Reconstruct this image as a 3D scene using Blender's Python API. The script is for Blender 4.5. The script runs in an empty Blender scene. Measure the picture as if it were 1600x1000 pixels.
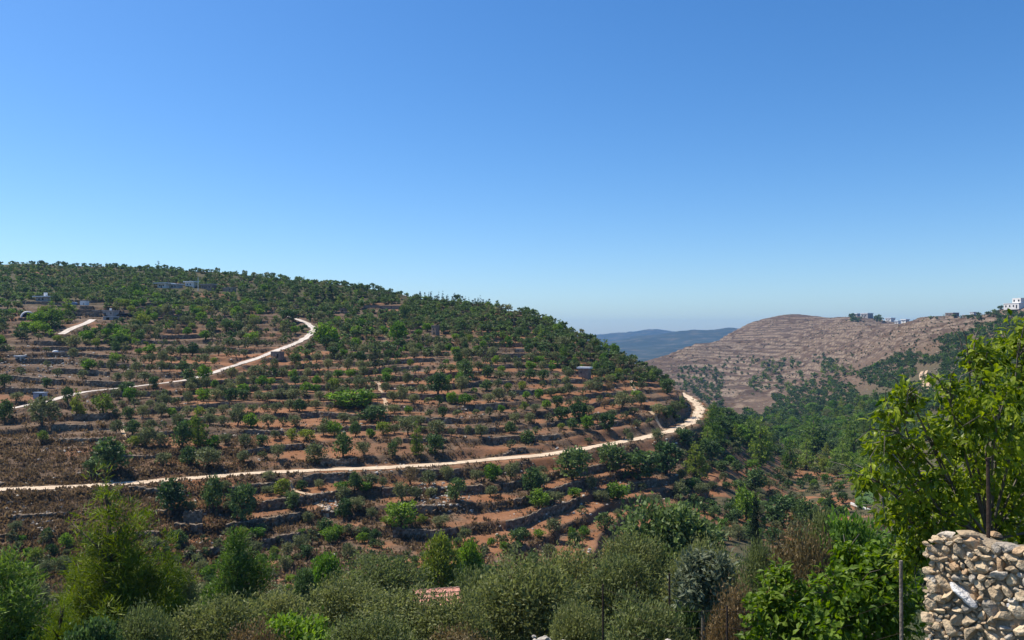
import bpy, math, random
import numpy as np
from mathutils import Vector
R = math.radians
SC = bpy.context.scene
COL = SC.collection
# ------------------------------------------------------------------ camera, sky, sun, exposure
F = 1250.0; HZ = 525.0            # focal length and horizon height in photo pixels (1600 wide)
cam_d = bpy.data.cameras.new('camera'); cam = bpy.data.objects.new('camera', cam_d); COL.objects.link(cam)
cam_d.sensor_width = 36; cam_d.lens = 36 * F / 1600; cam_d.shift_y = (HZ - 500) / 1600
cam_d.clip_start = 0.1; cam_d.clip_end = 40000
cam.location = (0, 0, 0); cam.rotation_euler = (R(90), 0, 0)
SC.camera = cam
SUN_AZ, SUN_EL = -66.0, 56.0
world = bpy.data.worlds.new("World"); SC.world = world; world.use_nodes = True
wn = world.node_tree.nodes; wl = world.node_tree.links
bg = wn['Background']; sky = wn.new('ShaderNodeTexSky'); sky.sky_type = 'NISHITA'
sky.sun_disc = False; sky.sun_elevation = R(SUN_EL); sky.sun_rotation = R(SUN_AZ)
sky.altitude = 700; sky.air_density = 1.0; sky.dust_density = 0.9; sky.ozone_density = 3.0
hs = wn.new('ShaderNodeHueSaturation'); hs.inputs['Saturation'].default_value = 1.28
wl.new(sky.outputs[0], hs.inputs['Color']); wb = wn.new('ShaderNodeMix'); wb.data_type = 'RGBA'; wb.blend_type = 'MULTIPLY'; wb.inputs[0].default_value = 1.0
wb.inputs[7].default_value = (.90, 1.0, 1.10, 1); wl.new(hs.outputs[0], wb.inputs[6]); wl.new(wb.outputs[2], bg.inputs[0])
bg.inputs[1].default_value = 0.093
sd = bpy.data.lights.new('sun', 'SUN'); so = bpy.data.objects.new('sun', sd); COL.objects.link(so)
sd.energy = 4.2; sd.angle = R(0.5); sd.color = (1.0, 0.93, 0.82)
sv = Vector((math.sin(R(SUN_AZ)) * math.cos(R(SUN_EL)), math.cos(R(SUN_AZ)) * math.cos(R(SUN_EL)), math.sin(R(SUN_EL))))
so.rotation_euler = sv.to_track_quat('Z', 'Y').to_euler()
SC.view_settings.view_transform = 'Standard'; SC.view_settings.look = 'None'
SC.view_settings.gamma = 1; SC.view_settings.exposure = 0.62; SC.view_settings.use_curve_mapping = False
SC.render.engine = 'CYCLES'
SC.cycles.use_denoising = True
SC.cycles.max_bounces = 5; SC.cycles.diffuse_bounces = 2; SC.cycles.glossy_bounces = 1
SC.cycles.transmission_bounces = 2; SC.cycles.transparent_max_bounces = 4; SC.cycles.volume_bounces = 0

# ------------------------------------------------------------------ helpers
ORD = ['zeroth', 'first', 'second', 'third', 'fourth', 'fifth', 'sixth', 'seventh', 'eighth', 'ninth', 'tenth', 'eleventh', 'twelfth', 'thirteenth',
       'fourteenth', 'fifteenth', 'sixteenth', 'seventeenth', 'eighteenth', 'nineteenth']
TENS = {2: 'twenty', 3: 'thirty', 4: 'forty', 5: 'fifty', 6: 'sixty', 7: 'seventy', 8: 'eighty', 9: 'ninety'}
def ordinal(n):
    if n < 20: return ORD[n]
    if n >= 100: return 'hundred and ' + ordinal(n - 100) if n > 100 else 'hundredth'
    t, u = divmod(n, 10)
    return TENS[t][:-1] + 'ieth' if u == 0 else TENS[t] + '-' + ORD[u]

def hash2(ix, iy, s):
    h = (ix.astype(np.int64) * 374761393 + iy.astype(np.int64) * 668265263 + s * 1442695041) & 0xffffffff
    h = ((h ^ (h >> 13)) * 1274126177) & 0xffffffff
    return ((h ^ (h >> 16)) & 0xffffff) / float(0xffffff)
def vnoise(x, y, s=0):
    x = np.asarray(x, float); y = np.asarray(y, float)
    ix = np.floor(x); iy = np.floor(y); fx = x - ix; fy = y - iy
    fx = fx * fx * (3 - 2 * fx); fy = fy * fy * (3 - 2 * fy)
    a = hash2(ix, iy, s); b = hash2(ix + 1, iy, s); c = hash2(ix, iy + 1, s); d = hash2(ix + 1, iy + 1, s)
    return (a * (1 - fx) + b * fx) * (1 - fy) + (c * (1 - fx) + d * fx) * fy
def fbm(x, y, s=0, o=4):
    t = 0; a = .5; n = 0
    for k in range(o):
        t = t + a * vnoise(x * 2 ** k, y * 2 ** k, s + k * 17); n += a; a *= .5
    return t / n
def sstep(a, b, x):
    t = np.clip((x - a) / (b - a), 0, 1); return t * t * (3 - 2 * t)
def pchip(xk, yk, x):
    xk = np.asarray(xk, float); yk = np.asarray(yk, float); h = np.diff(xk); d = np.diff(yk) / h
    m = np.zeros(len(xk)); m[0] = d[0]; m[-1] = d[-1]
    for i in range(1, len(xk) - 1):
        if d[i - 1] * d[i] > 0:
            w1 = 2 * h[i] + h[i - 1]; w2 = h[i] + 2 * h[i - 1]
            m[i] = (w1 + w2) / (w1 / d[i - 1] + w2 / d[i])
    x = np.clip(x, xk[0], xk[-1]); i = np.clip(np.searchsorted(xk, x) - 1, 0, len(h) - 1)
    t = (x - xk[i]) / h[i]
    return ((1 + 2 * t) * (1 - t) ** 2 * yk[i] + t * (1 - t) ** 2 * h[i] * m[i] + t * t * (3 - 2 * t) * yk[i + 1] + t * t * (t - 1) * h[i] * m[i + 1])

class MB:
    """collects vertices and faces with a material slot and a tint per vertex"""
    def __init__(s): s.v = []; s.f = []; s.t = []; s.n = 0
    def add(s, v, f, mi=0, tint=.5):
        v = np.asarray(v, float).reshape(-1, 3); f = np.asarray(f, np.int64)
        s.v.append(v); s.f.append((f + s.n, mi))
        s.t.append(np.broadcast_to(np.asarray(tint, float), (len(v),)).copy()); s.n += len(v)
        return s
    def box(s, c, d, rz=0.0, mi=0, tint=.5, tx=0.0):
        c = np.array(c, float); d = np.array(d, float) / 2
        p = np.array([[x, y, z] for x in (-1, 1) for y in (-1, 1) for z in (-1, 1)], float) * d
        ca, sa = math.cos(rz), math.sin(rz)
        p = np.stack([p[:, 0] * ca - p[:, 1] * sa, p[:, 0] * sa + p[:, 1] * ca, p[:, 2]], 1) + c
        return s.add(p, [[0, 1, 3, 2], [4, 6, 7, 5], [0, 4, 5, 1], [2, 3, 7, 6], [0, 2, 6, 4], [1, 5, 7, 3]], mi, tint)
    def tube(s, pts, rad, n=7, mi=0, tint=.5):
        pts = np.asarray(pts, float); rad = np.broadcast_to(np.asarray(rad, float), (len(pts),))
        V = []
        for i, p in enumerate(pts):
            d = pts[min(i + 1, len(pts) - 1)] - pts[max(i - 1, 0)]; d = d / (np.linalg.norm(d) + 1e-9)
            a = np.cross(d, [0.31, 0.95, 0.05]); a /= np.linalg.norm(a) + 1e-9; b = np.cross(d, a)
            an = np.arange(n) * 2 * math.pi / n
            V.append(p + rad[i] * (np.cos(an)[:, None] * a + np.sin(an)[:, None] * b))
        Fq = [[i * n + j, i * n + (j + 1) % n, (i + 1) * n + (j + 1) % n, (i + 1) * n + j] for i in range(len(pts) - 1) for j in range(n)]
        base = s.n; s.add(np.concatenate(V), Fq, mi, tint)
        for q in (range(n)[::-1], range((len(pts) - 1) * n, len(pts) * n)):
            q = list(q); s.f.append((np.array([[q[0], q[k], q[k + 1]] for k in range(1, n - 1)]) + base, mi))
        return s
    def mesh(s, name, mats, smooth=False):
        me = bpy.data.meshes.new(name)
        v = np.concatenate(s.v); me.vertices.add(len(v)); me.vertices.foreach_set('co', v.astype(np.float32).ravel())
        loops = np.concatenate([f.ravel() for f, _ in s.f]); cnt = np.concatenate([np.full(len(f), f.shape[1]) for f, _ in s.f])
        mi = np.concatenate([np.full(len(f), m) for f, m in s.f])
        me.loops.add(len(loops)); me.loops.foreach_set('vertex_index', loops.astype(np.int32))
        me.polygons.add(len(cnt)); st = np.concatenate([[0], np.cumsum(cnt)[:-1]])
        me.polygons.foreach_set('loop_start', st.astype(np.int32))
        me.polygons.foreach_set('material_index', mi.astype(np.int32))
        me.polygons.foreach_set('use_smooth', np.full(len(cnt), smooth))
        a = me.attributes.new('tint', 'FLOAT', 'POINT'); a.data.foreach_set('value', np.concatenate(s.t).astype(np.float32))
        for m in (mats if isinstance(mats, (list, tuple)) else [mats]): me.materials.append(m)
        me.update(calc_edges=True)
        return me
    def build(s, name, mats, parent=None, smooth=False, loc=None):
        return link(name, s.mesh(name, mats, smooth), parent, loc)
def link(name, data, parent=None, loc=None):
    o = bpy.data.objects.new(name, data); COL.objects.link(o)
    if parent is not None: o.parent = parent
    if loc is not None: o.location = loc
    return o
def tag(o, label=None, cat=None, group=None, kind=None):
    if label: o['label'] = label
    if cat: o['category'] = cat; o['kind'] = 'thing'
    if group: o['group'] = group
    if kind: o['kind'] = kind
    return o
def thing(name, label, cat, loc=(0, 0, 0), rz=0.0, group=None):
    o = link(name, None, None, loc); o.rotation_euler = (0, 0, rz); o.empty_display_size = .3
    return tag(o, label, cat, group)

# ------------------------------------------------------------------ materials
def nt(name):
    m = bpy.data.materials.new(name); m.use_nodes = True
    n = m.node_tree.nodes; l = m.node_tree.links
    return m, n, l, n['Principled BSDF'], n['Material Output']
def mixc(n, l, fac, a, b, mode='MIX'):
    x = n.new('ShaderNodeMix'); x.data_type = 'RGBA'; x.blend_type = mode
    for sock, val in ((x.inputs[0], fac), (x.inputs[6], a), (x.inputs[7], b)):
        if isinstance(val, (int, float)): sock.default_value = val
        elif isinstance(val, tuple): sock.default_value = (*val, 1) if len(val) == 3 else val
        else: l.new(val, sock)
    return x.outputs[2]
def noise(n, l, scale, det=4, coord=None, rough=.55):
    t = n.new('ShaderNodeTexNoise'); t.inputs['Scale'].default_value = scale; t.inputs['Detail'].default_value = det
    t.inputs['Roughness'].default_value = rough
    if coord is not None: l.new(coord, t.inputs['Vector'])
    return t.outputs['Fac']
def ramp(n, l, src, stops):
    r = n.new('ShaderNodeValToRGB'); e = r.color_ramp.elements
    while len(e) < len(stops): e.new(.5)
    for el, (p, c) in zip(e, stops):
        el.position = p; el.color = (*c, 1) if isinstance(c, tuple) else (c, c, c, 1)
    l.new(src, r.inputs[0]); return r.outputs[0]
def objco(n): return n.new('ShaderNodeTexCoord').outputs['Object']
def foliage(name, dark, light, trans=.3, jit=.35, rough=.55):
    m, n, l, p, out = nt(name)
    a = n.new('ShaderNodeAttribute'); a.attribute_name = 'tint'
    c = ramp(n, l, a.outputs['Fac'], [(0.0, dark), (1.0, light)])
    oi = n.new('ShaderNodeObjectInfo'); h = n.new('ShaderNodeHueSaturation')
    mr = n.new('ShaderNodeMapRange'); mr.inputs[3].default_value = 1 - jit; mr.inputs[4].default_value = 1 + jit
    l.new(oi.outputs['Random'], mr.inputs[0]); l.new(mr.outputs[0], h.inputs['Value']); l.new(c, h.inputs['Color'])
    mh = n.new('ShaderNodeMath'); mh.operation = 'MULTIPLY_ADD'; mh.inputs[1].default_value = -.035; mh.inputs[2].default_value = .5175
    l.new(oi.outputs['Random'], mh.inputs[0]); l.new(mh.outputs[0], h.inputs['Hue'])
    l.new(h.outputs[0], p.inputs['Base Color']); p.inputs['Roughness'].default_value = rough
    p.inputs['Specular IOR Level'].default_value = .16
    tr = n.new('ShaderNodeBsdfTranslucent'); hh = n.new('ShaderNodeHueSaturation'); hh.inputs['Saturation'].default_value = 1.15
    hh.inputs['Value'].default_value = 1.5; l.new(h.outputs[0], hh.inputs['Color']); l.new(hh.outputs[0], tr.inputs['Color'])
    mx = n.new('ShaderNodeMixShader'); mx.inputs[0].default_value = trans
    l.new(p.outputs[0], mx.inputs[1]); l.new(tr.outputs[0], mx.inputs[2]); l.new(mx.outputs[0], out.inputs['Surface'])
    return m
def rough_mat(name, c1, c2, scale=3.0, rough=.9, bump=.3, bscale=8.0, c3=None):
    m, n, l, p, out = nt(name); co = objco(n)
    a = n.new('ShaderNodeAttribute'); a.attribute_name = 'tint'
    c = mixc(n, l, ramp(n, l, noise(n, l, scale, 5, co), [(.35, 0.0), (.65, 1.0)]), c1, c2)
    if c3: c = mixc(n, l, ramp(n, l, noise(n, l, scale * 3.1, 3, co), [(.5, 0.0), (.68, 1.0)]), c, c3)
    h = n.new('ShaderNodeHueSaturation'); mr = n.new('ShaderNodeMapRange'); mr.inputs[3].default_value = .6; mr.inputs[4].default_value = 1.4
    l.new(a.outputs['Fac'], mr.inputs[0]); l.new(mr.outputs[0], h.inputs['Value']); l.new(c, h.inputs['Color'])
    l.new(h.outputs[0], p.inputs['Base Color']); p.inputs['Roughness'].default_value = rough; p.inputs['Specular IOR Level'].default_value = .25
    b = n.new('ShaderNodeBump'); b.inputs['Strength'].default_value = bump; b.inputs['Distance'].default_value = .05
    l.new(noise(n, l, bscale, 6, co), b.inputs['Height']); l.new(b.outputs[0], p.inputs['Normal'])
    return m
M = {}
M['olive'] = foliage('olive_leaf', (.058, .068, .028), (0.257, 0.282, 0.125), .28, .22)
M['olivenear'] = foliage('near_olive_leaf', (.070, .085, .030), (.240, .265, .095), .36, .18)
M['oaknear'] = foliage('near_evergreen_leaf', (.032, .058, .020), (0.170, 0.237, 0.079), .32, .15)
M['oak'] = foliage('evergreen_leaf', (0.025, 0.046, 0.017), (0.153, 0.232, 0.073), .25, .3)
M['scrub'] = foliage('scrub_leaf', (0.025, 0.042, 0.022), (0.107, 0.149, 0.066), .2, .3)
M['pine'] = foliage('pine_needle', (0.041, 0.074, 0.016), (0.227, 0.323, 0.065), .32, .3)
M['bright'] = foliage('broad_leaf', (0.039, 0.077, 0.013), (0.211, 0.341, 0.058), .38, .25)
M['yellow'] = foliage('pale_leaf', (.075, .105, .020), (0.230, 0.287, 0.057), .38, .2)
M['plume'] = foliage('young_pine_needle', (0.057, 0.098, 0.011), (0.196, 0.247, 0.029), .36, .12)
M['cypress'] = foliage('cypress_leaf', (0.016, 0.029, 0.016), (0.044, 0.068, 0.034), .12, .25)
M['mulberry'] = foliage('mulberry_leaf', (.035, .078, .009), (.30, .36, .032), .42, .0, .36)
# (0.062, 0.119, 0.010), (0.263, 0.350, 0.027), .46, .0, .36)
M['vine'] = foliage('vine_leaf', (0.050, 0.099, 0.013), (0.165, 0.253, 0.031), .40, .1, .42)
M['greyleaf'] = foliage('grey_leaf', (.05, .07, .035), (.20, .23, .14), .25, .1)
M['drybush'] = foliage('dry_leaf', (0.083, 0.060, 0.030), (0.255, 0.188, 0.083), .25, .2)
M['dryred'] = foliage('dry_twig', (0.084, 0.053, 0.028), (0.224, 0.147, 0.070), .2, .2)
M['tuft'] = foliage('dry_weed', (.078, .052, .032), (.26, .175, .105), .35, .2)
M['bark'] = rough_mat('bark', (.06, .045, .03), (.12, .095, .07), 6, .95, .6, 18)
M['greybark'] = rough_mat('grey_bark', (.10, .085, .065), (.17, .15, .12), 6, .95, .6, 18)
M['stone'] = rough_mat('field_stone', (.20, .16, .115), (.36, .30, .22), 1.2, .92, .7, 3, (.13, .11, .085))
M['pale'] = rough_mat('limestone', (.34, .30, .24), (.55, .50, .42), 2.0, .9, .5, 7)
M['whitewash'] = rough_mat('whitewashed_plaster', (.62, .60, .56), (.75, .73, .69), 1.0, .8, .15, 6)
M['plaster'] = rough_mat('grey_plaster', (.30, .28, .26), (.40, .38, .35), 1.0, .85, .2, 6)
M['brownstone'] = rough_mat('brown_stone', (.20, .15, .12), (.30, .24, .19), 1.6, .9, .5, 4, (.13, .10, .085))
M['roofwhite'] = rough_mat('painted_roof', (.68, .68, .67), (.80, .80, .79), 1.0, .6, .1, 6)
M['concrete'] = rough_mat('concrete', (.34, .32, .30), (.46, .44, .41), 1.0, .85, .2, 6)
M['glass'] = rough_mat('window_glass', (.02, .025, .03), (.04, .045, .05), 1, .15, 0, 3)
M['wood'] = rough_mat('weathered_wood', (.15, .12, .09), (.30, .25, .20), 8, .9, .5, 30)
M['iron'] = rough_mat('rusty_iron', (.030, .022, .018), (.075, .045, .03), 6, .75, .3, 30)
M['bluesheet'] = rough_mat('blue_sheet', (.10, .16, .27), (.14, .21, .33), 2, .5, .1, 8)
M['greysheet'] = rough_mat('blue_grey_sheet', (.20, .25, .33), (.30, .35, .43), 2, .5, .1, 8)
M['black'] = rough_mat('dark_net', (.012, .014, .014), (.03, .03, .03), 2, .8, .1, 8)
M['red'] = rough_mat('red_paint', (.30, .05, .03), (.38, .08, .05), 2, .6, .1, 8)
M['rooftile'] = rough_mat('red_roof_sheet', (.50, .22, .15), (.62, .32, .23), 3, .7, .2, 14, (.36, .14, .09))
M['carpaint'] = rough_mat('silver_blue_paint', (.24, .30, .42), (.27, .33, .45), 1, .25, 0, 3)
M['tyre'] = rough_mat('rubber', (.015, .015, .015), (.03, .03, .03), 3, .9, .1, 20)
M['road'] = rough_mat('pale_dirt', (.50, .375, .25), (.64, .50, .35), .35, .95, .4, 2.5, (.44, .33, .22))
M['lane'] = rough_mat('grey_dirt', (.50, .43, .36), (.64, .56, .47), .35, .95, .3, 2.5, (.40, .33, .27))
M['path'] = rough_mat('trodden_earth', (.38, .26, .16), (.52, .38, .25), .6, .95, .4, 3)
M['lawn'] = rough_mat('green_field', (.045, .085, .022), (.075, .125, .035), .5, .95, .5, 4)

def ground_mat():
    m, n, l, p, out = nt('hill_ground'); co = objco(n)
    z = n.new('ShaderNodeAttribute'); z.attribute_name = 'zone'
    sp = n.new('ShaderNodeSeparateColor'); l.new(z.outputs['Color'], sp.inputs[0])
    weeds = mixc(n, l, ramp(n, l, noise(n, l, .35, 5, co, .65), [(.35, 0.0), (.65, 1.0)]), (.098, .066, .043), (.205, .132, .080))
    weeds = mixc(n, l, ramp(n, l, noise(n, l, 1.7, 4, co, .7), [(.48, 0.0), (.62, 1.0)]), weeds, (.072, .053, .036))
    soil = mixc(n, l, ramp(n, l, noise(n, l, .22, 5, co, .6), [(.35, 0.0), (.68, 1.0)]), (.225, .098, .043), (.300, .152, .078))
    soil = mixc(n, l, ramp(n, l, noise(n, l, 1.1, 5, co, .7), [(.52, 0.0), (.66, .8)]), soil, (.17, .085, .045))
    rock = mixc(n, l, ramp(n, l, noise(n, l, .05, 6, co, .7), [(.40, 0.0), (.60, 1.0)]), (.054, .033, .019), (.100, .060, .035))
    rock = mixc(n, l, ramp(n, l, noise(n, l, .30, 5, co, .8), [(.50, 0.0), (.62, .85)]), rock, (.075, .058, .042))
    mp = n.new('ShaderNodeMapping'); mp.inputs['Scale'].default_value = (.05, .22, .7); l.new(co, mp.inputs[0])
    rock = mixc(n, l, ramp(n, l, noise(n, l, 1.0, 6, mp.outputs[0], .75), [(.56, 0.0), (.62, .7)]), rock, (.165, .12, .082))
    sx = n.new('ShaderNodeSeparateXYZ'); l.new(co, sx.inputs[0])
    wob = n.new('ShaderNodeMath'); wob.operation = 'MULTIPLY_ADD'; wob.inputs[1].default_value = 16.0; l.new(noise(n, l, .018, 4, co, .6), wob.inputs[0]); l.new(sx.outputs[2], wob.inputs[2])
    cmb = n.new('ShaderNodeCombineXYZ'); l.new(wob.outputs[0], cmb.inputs[2])
    mx_ = n.new('ShaderNodeMath'); mx_.operation = 'MULTIPLY'; mx_.inputs[1].default_value = .035; l.new(sx.outputs[0], mx_.inputs[0]); l.new(mx_.outputs[0], cmb.inputs[0])
    lines = noise(n, l, .55, 3, cmb.outputs[0], .6)
    rock = mixc(n, l, ramp(n, l, lines, [(.55, 0.0), (.60, .7)]), rock, mixc(n, l, ramp(n, l, noise(n, l, .25, 4, co, .8), [(.40, 0.0), (.62, 1.0)]), (.085, .054, .034), (.185, .134, .088)))
    iv = n.new('ShaderNodeMath'); iv.operation = 'SUBTRACT'; iv.inputs[0].default_value = 1.0; l.new(z.outputs['Alpha'], iv.inputs[1])
    rock = mixc(n, l, iv.outputs[0], rock, mixc(n, l, ramp(n, l, noise(n, l, .4, 4, co, .7), [(.4, 0.0), (.6, 1.0)]), (.145, .103, .068), (.275, .21, .148)))
    green = mixc(n, l, ramp(n, l, noise(n, l, .5, 5, co, .7), [(.35, 0.0), (.65, 1.0)]), (.035, .050, .020), (.095, .085, .042))
    c = mixc(n, l, sp.outputs[0], weeds, soil)
    c = mixc(n, l, sp.outputs[1], c, rock)
    c = mixc(n, l, sp.outputs[2], c, green)
    l.new(c, p.inputs['Base Color']); p.inputs['Roughness'].default_value = .95; p.inputs['Specular IOR Level'].default_value = .15
    b = n.new('ShaderNodeBump'); b.inputs['Strength'].default_value = .8; b.inputs['Distance'].default_value = .25
    l.new(noise(n, l, 1.3, 8, co, .75), b.inputs['Height']); l.new(b.outputs[0], p.inputs['Normal'])
    return m
M['ground'] = ground_mat()

# ------------------------------------------------------------------ terrain
NEAR = [(1, -3.4), (5, -4.2), (9, -5.4), (20, -10), (43, -18), (70, -25)]
CTRL = {   # photo column : height profile away from the camera (distance, height)
 -1200: [(100, -28), (130, -24), (250, -4), (400, 20), (560, 40), (800, 45), (1500, 30), (2600, 0)],
 -300: [(99, -29), (122, -24), (215, -5), (350, 19), (545, 48), (640, 46), (900, 30), (2600, 0)],
 0:    [(101, -29.5), (125, -24), (220, -5), (350, 18.5), (540, 47), (640, 45), (900, 30), (2600, 0)],
 300:  [(106, -30.5), (135, -24), (230, -5.5), (350, 15.5), (500, 40), (600, 38), (900, 20), (2600, -10)],
 500:  [(112, -31.5), (143, -24), (240, -5.5), (350, 13.5), (450, 30.5), (540, 29), (900, 10), (2600, -20)],
 700:  [(114, -32.3), (148, -24), (250, -4.7), (330, 9), (380, 16.5), (440, 16), (700, -10), (2600, -60)],
 800:  [(115, -33), (156, -24), (255, -4.5), (333, 11.0), (380, 10), (600, -30), (900, -55), (2600, -90)],
 920:  [(119, -34), (171, -24), (230, -12), (288, -1.4), (330, -4), (450, -32), (700, -60), (1200, -60), (2600, -90)],
 1000: [(125, -35), (187, -24), (225, -16.5), (258, -10.2), (300, -13), (380, -30), (600, -62), (900, -64), (1150, -46), (1260, -42), (1400, -60), (2600, -90)],
 1040: [(128, -35), (170, -29), (197, -24), (222, -18.5), (246, -14.8), (272, -16), (330, -24), (420, -42), (600, -64), (800, -66), (1000, -56), (1150, -40), (1250, -31), (1400, -50), (2600, -90)],
 1090: [(105, -33), (140, -34), (190, -31), (235, -24.3), (280, -24), (340, -31), (450, -50), (600, -64), (800, -66), (1000, -52), (1150, -36), (1290, -9), (1400, -25), (2600, -80)],
 1150: [(108, -33), (150, -35), (200, -34.5), (260, -33.5), (350, -38), (450, -48), (600, -61), (800, -64), (1000, -50), (1200, -25), (1400, 2), (1490, 13), (1600, 10), (2600, -60)],
 1240: [(120, -34), (180, -40), (260, -45), (400, -54), (600, -60), (800, -56), (1000, -38), (1200, -8), (1400, 20), (1550, 45), (1700, 37), (2600, 0)],
 1195: [(114, -33.5), (165, -37.5), (230, -39.5), (350, -46), (500, -56), (620, -61), (800, -60), (1000, -44), (1200, -16), (1400, 13), (1520, 34), (1640, 26), (2600, -30)],
 1290: [(120, -33), (170, -38), (255, -44.5), (380, -51), (550, -53), (750, -47), (950, -28), (1150, 0), (1350, 25), (1490, 34), (1650, 30), (2600, 0)],
 1340: [(120, -32), (160, -36.5), (250, -44), (350, -49), (500, -47), (700, -37), (900, -18), (1100, 8), (1250, 25), (1400, 34), (1600, 30), (2600, 0)],
 1450: [(120, -29), (200, -35), (300, -36), (400, -33), (550, -22), (700, -4), (850, 14), (950, 23), (1100, 18), (1500, 10), (2600, 0)],
 1600: [(120, -26), (200, -27), (300, -24), (400, -19.5), (550, 0), (700, 25), (760, 30), (900, 22), (1500, 0), (2600, 0)],
 1900: [(120, -22), (200, -20), (300, -14), (400, -6), (550, 16), (700, 42), (800, 50), (1000, 40), (1500, 20), (2600, 0)],
 3000: [(120, -18), (200, -12), (300, 0), (400, 12), (550, 30), (700, 50), (900, 60), (1500, 40), (2600, 10)],
}
PX = np.unique(np.concatenate([np.arange(-1200, -160, 40), np.arange(-160, 1179, 2.4), np.arange(1181.6, 1680, 4), np.arange(1680, 3001, 44)]))
YR = np.concatenate([np.arange(1.0, 30, .5), np.arange(30, 92, 1.0), np.arange(92, 250, .33), np.arange(250, 360, .55), np.arange(360, 570, .9),
                     np.arange(570, 1620, 2.1), np.geomspace(1620, 2600, 20)])
cp = sorted(CTRL)
prof = np.stack([pchip([k[0] for k in NEAR + CTRL[c]], [k[1] for k in NEAR + CTRL[c]], YR) for c in cp])
PU = np.arange(-1200, 3001, 4.0)
ZU = np.stack([pchip(cp, prof[:, j], PU) for j in range(len(YR))], 1)      # [column, row]
kk = np.exp(-.5 * (np.arange(-13, 14) / 4.2) ** 2); kk /= kk.sum()
ZU = sum(kk[i] * np.pad(ZU, ((13, 13), (0, 0)), mode='edge')[i:i + len(ZU)] for i in range(27))
ci = np.clip(((PX + 1200) / 4).astype(int), 0, len(PU) - 2); cf = ((PX + 1200) / 4 - ci)[:, None]
Z = ZU[ci] * (1 - cf) + ZU[ci + 1] * cf
U = (PX - 800) / F
XG = U[:, None] * YR[None, :]; YG = np.broadcast_to(YR[None, :], XG.shape)
PXG = np.broadcast_to(PX[:, None], XG.shape)
Z += (fbm(XG / 30, YG / 30, 3) - .5) * 2.2 * sstep(60, 110, YG) * (1 + sstep(500, 900, YG) * 1.6)
Z += (fbm(XG / 7, YG / 7, 5) - .5) * .7 * sstep(12, 40, YG)
ZS = Z.copy()                                                              # before the terraces are cut
PYG = HZ - F * ZS / YG
main = sstep(96, 112, YG) * (1 - sstep(1090, 1150, PXG + (fbm(XG / 20, YG / 20, 9) - .5) * 60)) * (1 - sstep(560, 620, YG))
crestY = np.interp(PX, [-300, 0, 300, 500, 700, 800, 920, 1000, 1060, 1120], [545, 540, 500, 450, 380, 335, 290, 260, 262, 200])[:, None]
main = main * (1 - sstep(0, 25, YG - crestY))
right = sstep(420, 560, YG) * sstep(1000, 1080, PXG)
TH = 1.75
warp = (fbm(XG / 45, YG / 45, 21, 3) - .5) * 3.2 + (fbm(XG / 9, YG / 9, 23, 2) - .5) * .35
def terr(z, h, edge):
    q = z / h; k = np.floor(q); f = q - k
    return h * (k + np.where(f < edge, .22 * f / edge, .22 + .78 * sstep(edge, 1, f))), k, f
zw = ZS + warp
zt, KL, FR = terr(zw, TH, .86)
amt = main * (.58 + .42 * sstep(.32, .50, fbm(XG / 38, YG / 26, 31, 3))) * (1 - .5 * sstep(475, 440, PYG))
wild = np.clip(sstep(300, 230, PXG) * sstep(678, 700, PYG) + sstep(540, 580, PXG) * (1 - sstep(720, 780, PXG)) * sstep(668, 684, PYG) * (1 - sstep(728, 738, PYG)) + .7 * sstep(820, 860, PXG) * sstep(655, 668, PYG) * (1 - sstep(715, 730, PYG)), 0, 1)
amt = amt * (1 - .6 * wild)
Z = Z + (zt - warp - ZS) * amt
warp2 = (fbm(XG / 90, YG / 90, 41, 3) - .5) * 10 + (fbm(XG / 25, YG / 25, 43, 2) - .5) * 1.1
zt2, K2, F2 = terr(ZS + warp2, 4.6, .72)
amt2 = right * (.3 + .7 * sstep(.3, .55, fbm(XG / 90, YG / 90, 45, 3))) * (1 - .75 * sstep(24, 36, ZS) * sstep(1130, 1170, PXG) * (1 - sstep(1380, 1420, PXG)))
Z = Z + (zt2 - warp2 - ZS) * amt2
orange_strip = sstep(1060, 1110, PXG) * (1 - sstep(1330, 1400, PXG)) * sstep(120, 150, YG) * (1 - sstep(300, 360, YG))

def gidx(A, x): return np.clip(np.searchsorted(A, x) - 1, 0, len(A) - 2)
def zat(x, y, A=None):
    A = Z if A is None else A
    y = max(y, 1.0); p = 800 + F * x / y
    i = gidx(PX, p); j = gidx(YR, y)
    a = min(max((p - PX[i]) / (PX[i + 1] - PX[i]), 0), 1); b = min(max((y - YR[j]) / (YR[j + 1] - YR[j]), 0), 1)
    return float((A[i, j] * (1 - a) + A[i + 1, j] * a) * (1 - b) + (A[i, j + 1] * (1 - a) + A[i + 1, j + 1] * a) * b)
J60 = int(np.searchsorted(YR, 60))
def hit(px, py, A=None, jmin=None):
    """where the line of sight through a photo pixel meets the ground"""
    A = Z if A is None else A; j0 = J60 if jmin is None else int(np.searchsorted(YR, jmin))
    i = int(gidx(PX, px)); a = (px - PX[i]) / (PX[i + 1] - PX[i])
    zc = A[i] * (1 - a) + A[i + 1] * a; v = (HZ - py) / F
    w = np.nonzero(zc[j0:] >= v * YR[j0:])[0]
    if len(w) == 0: return None
    j = j0 + w[0]
    if j > j0:
        d0 = zc[j - 1] - v * YR[j - 1]; d1 = zc[j] - v * YR[j]; t = -d0 / (d1 - d0 + 1e-9); y = YR[j - 1] + t * (YR[j] - YR[j - 1])
    else: y = YR[j]
    return ((px - 800) / F * y, float(y))
def kat(x, y):
    p = 800 + F * x / y; return int(KL[gidx(PX, p), gidx(YR, y)])

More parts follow.
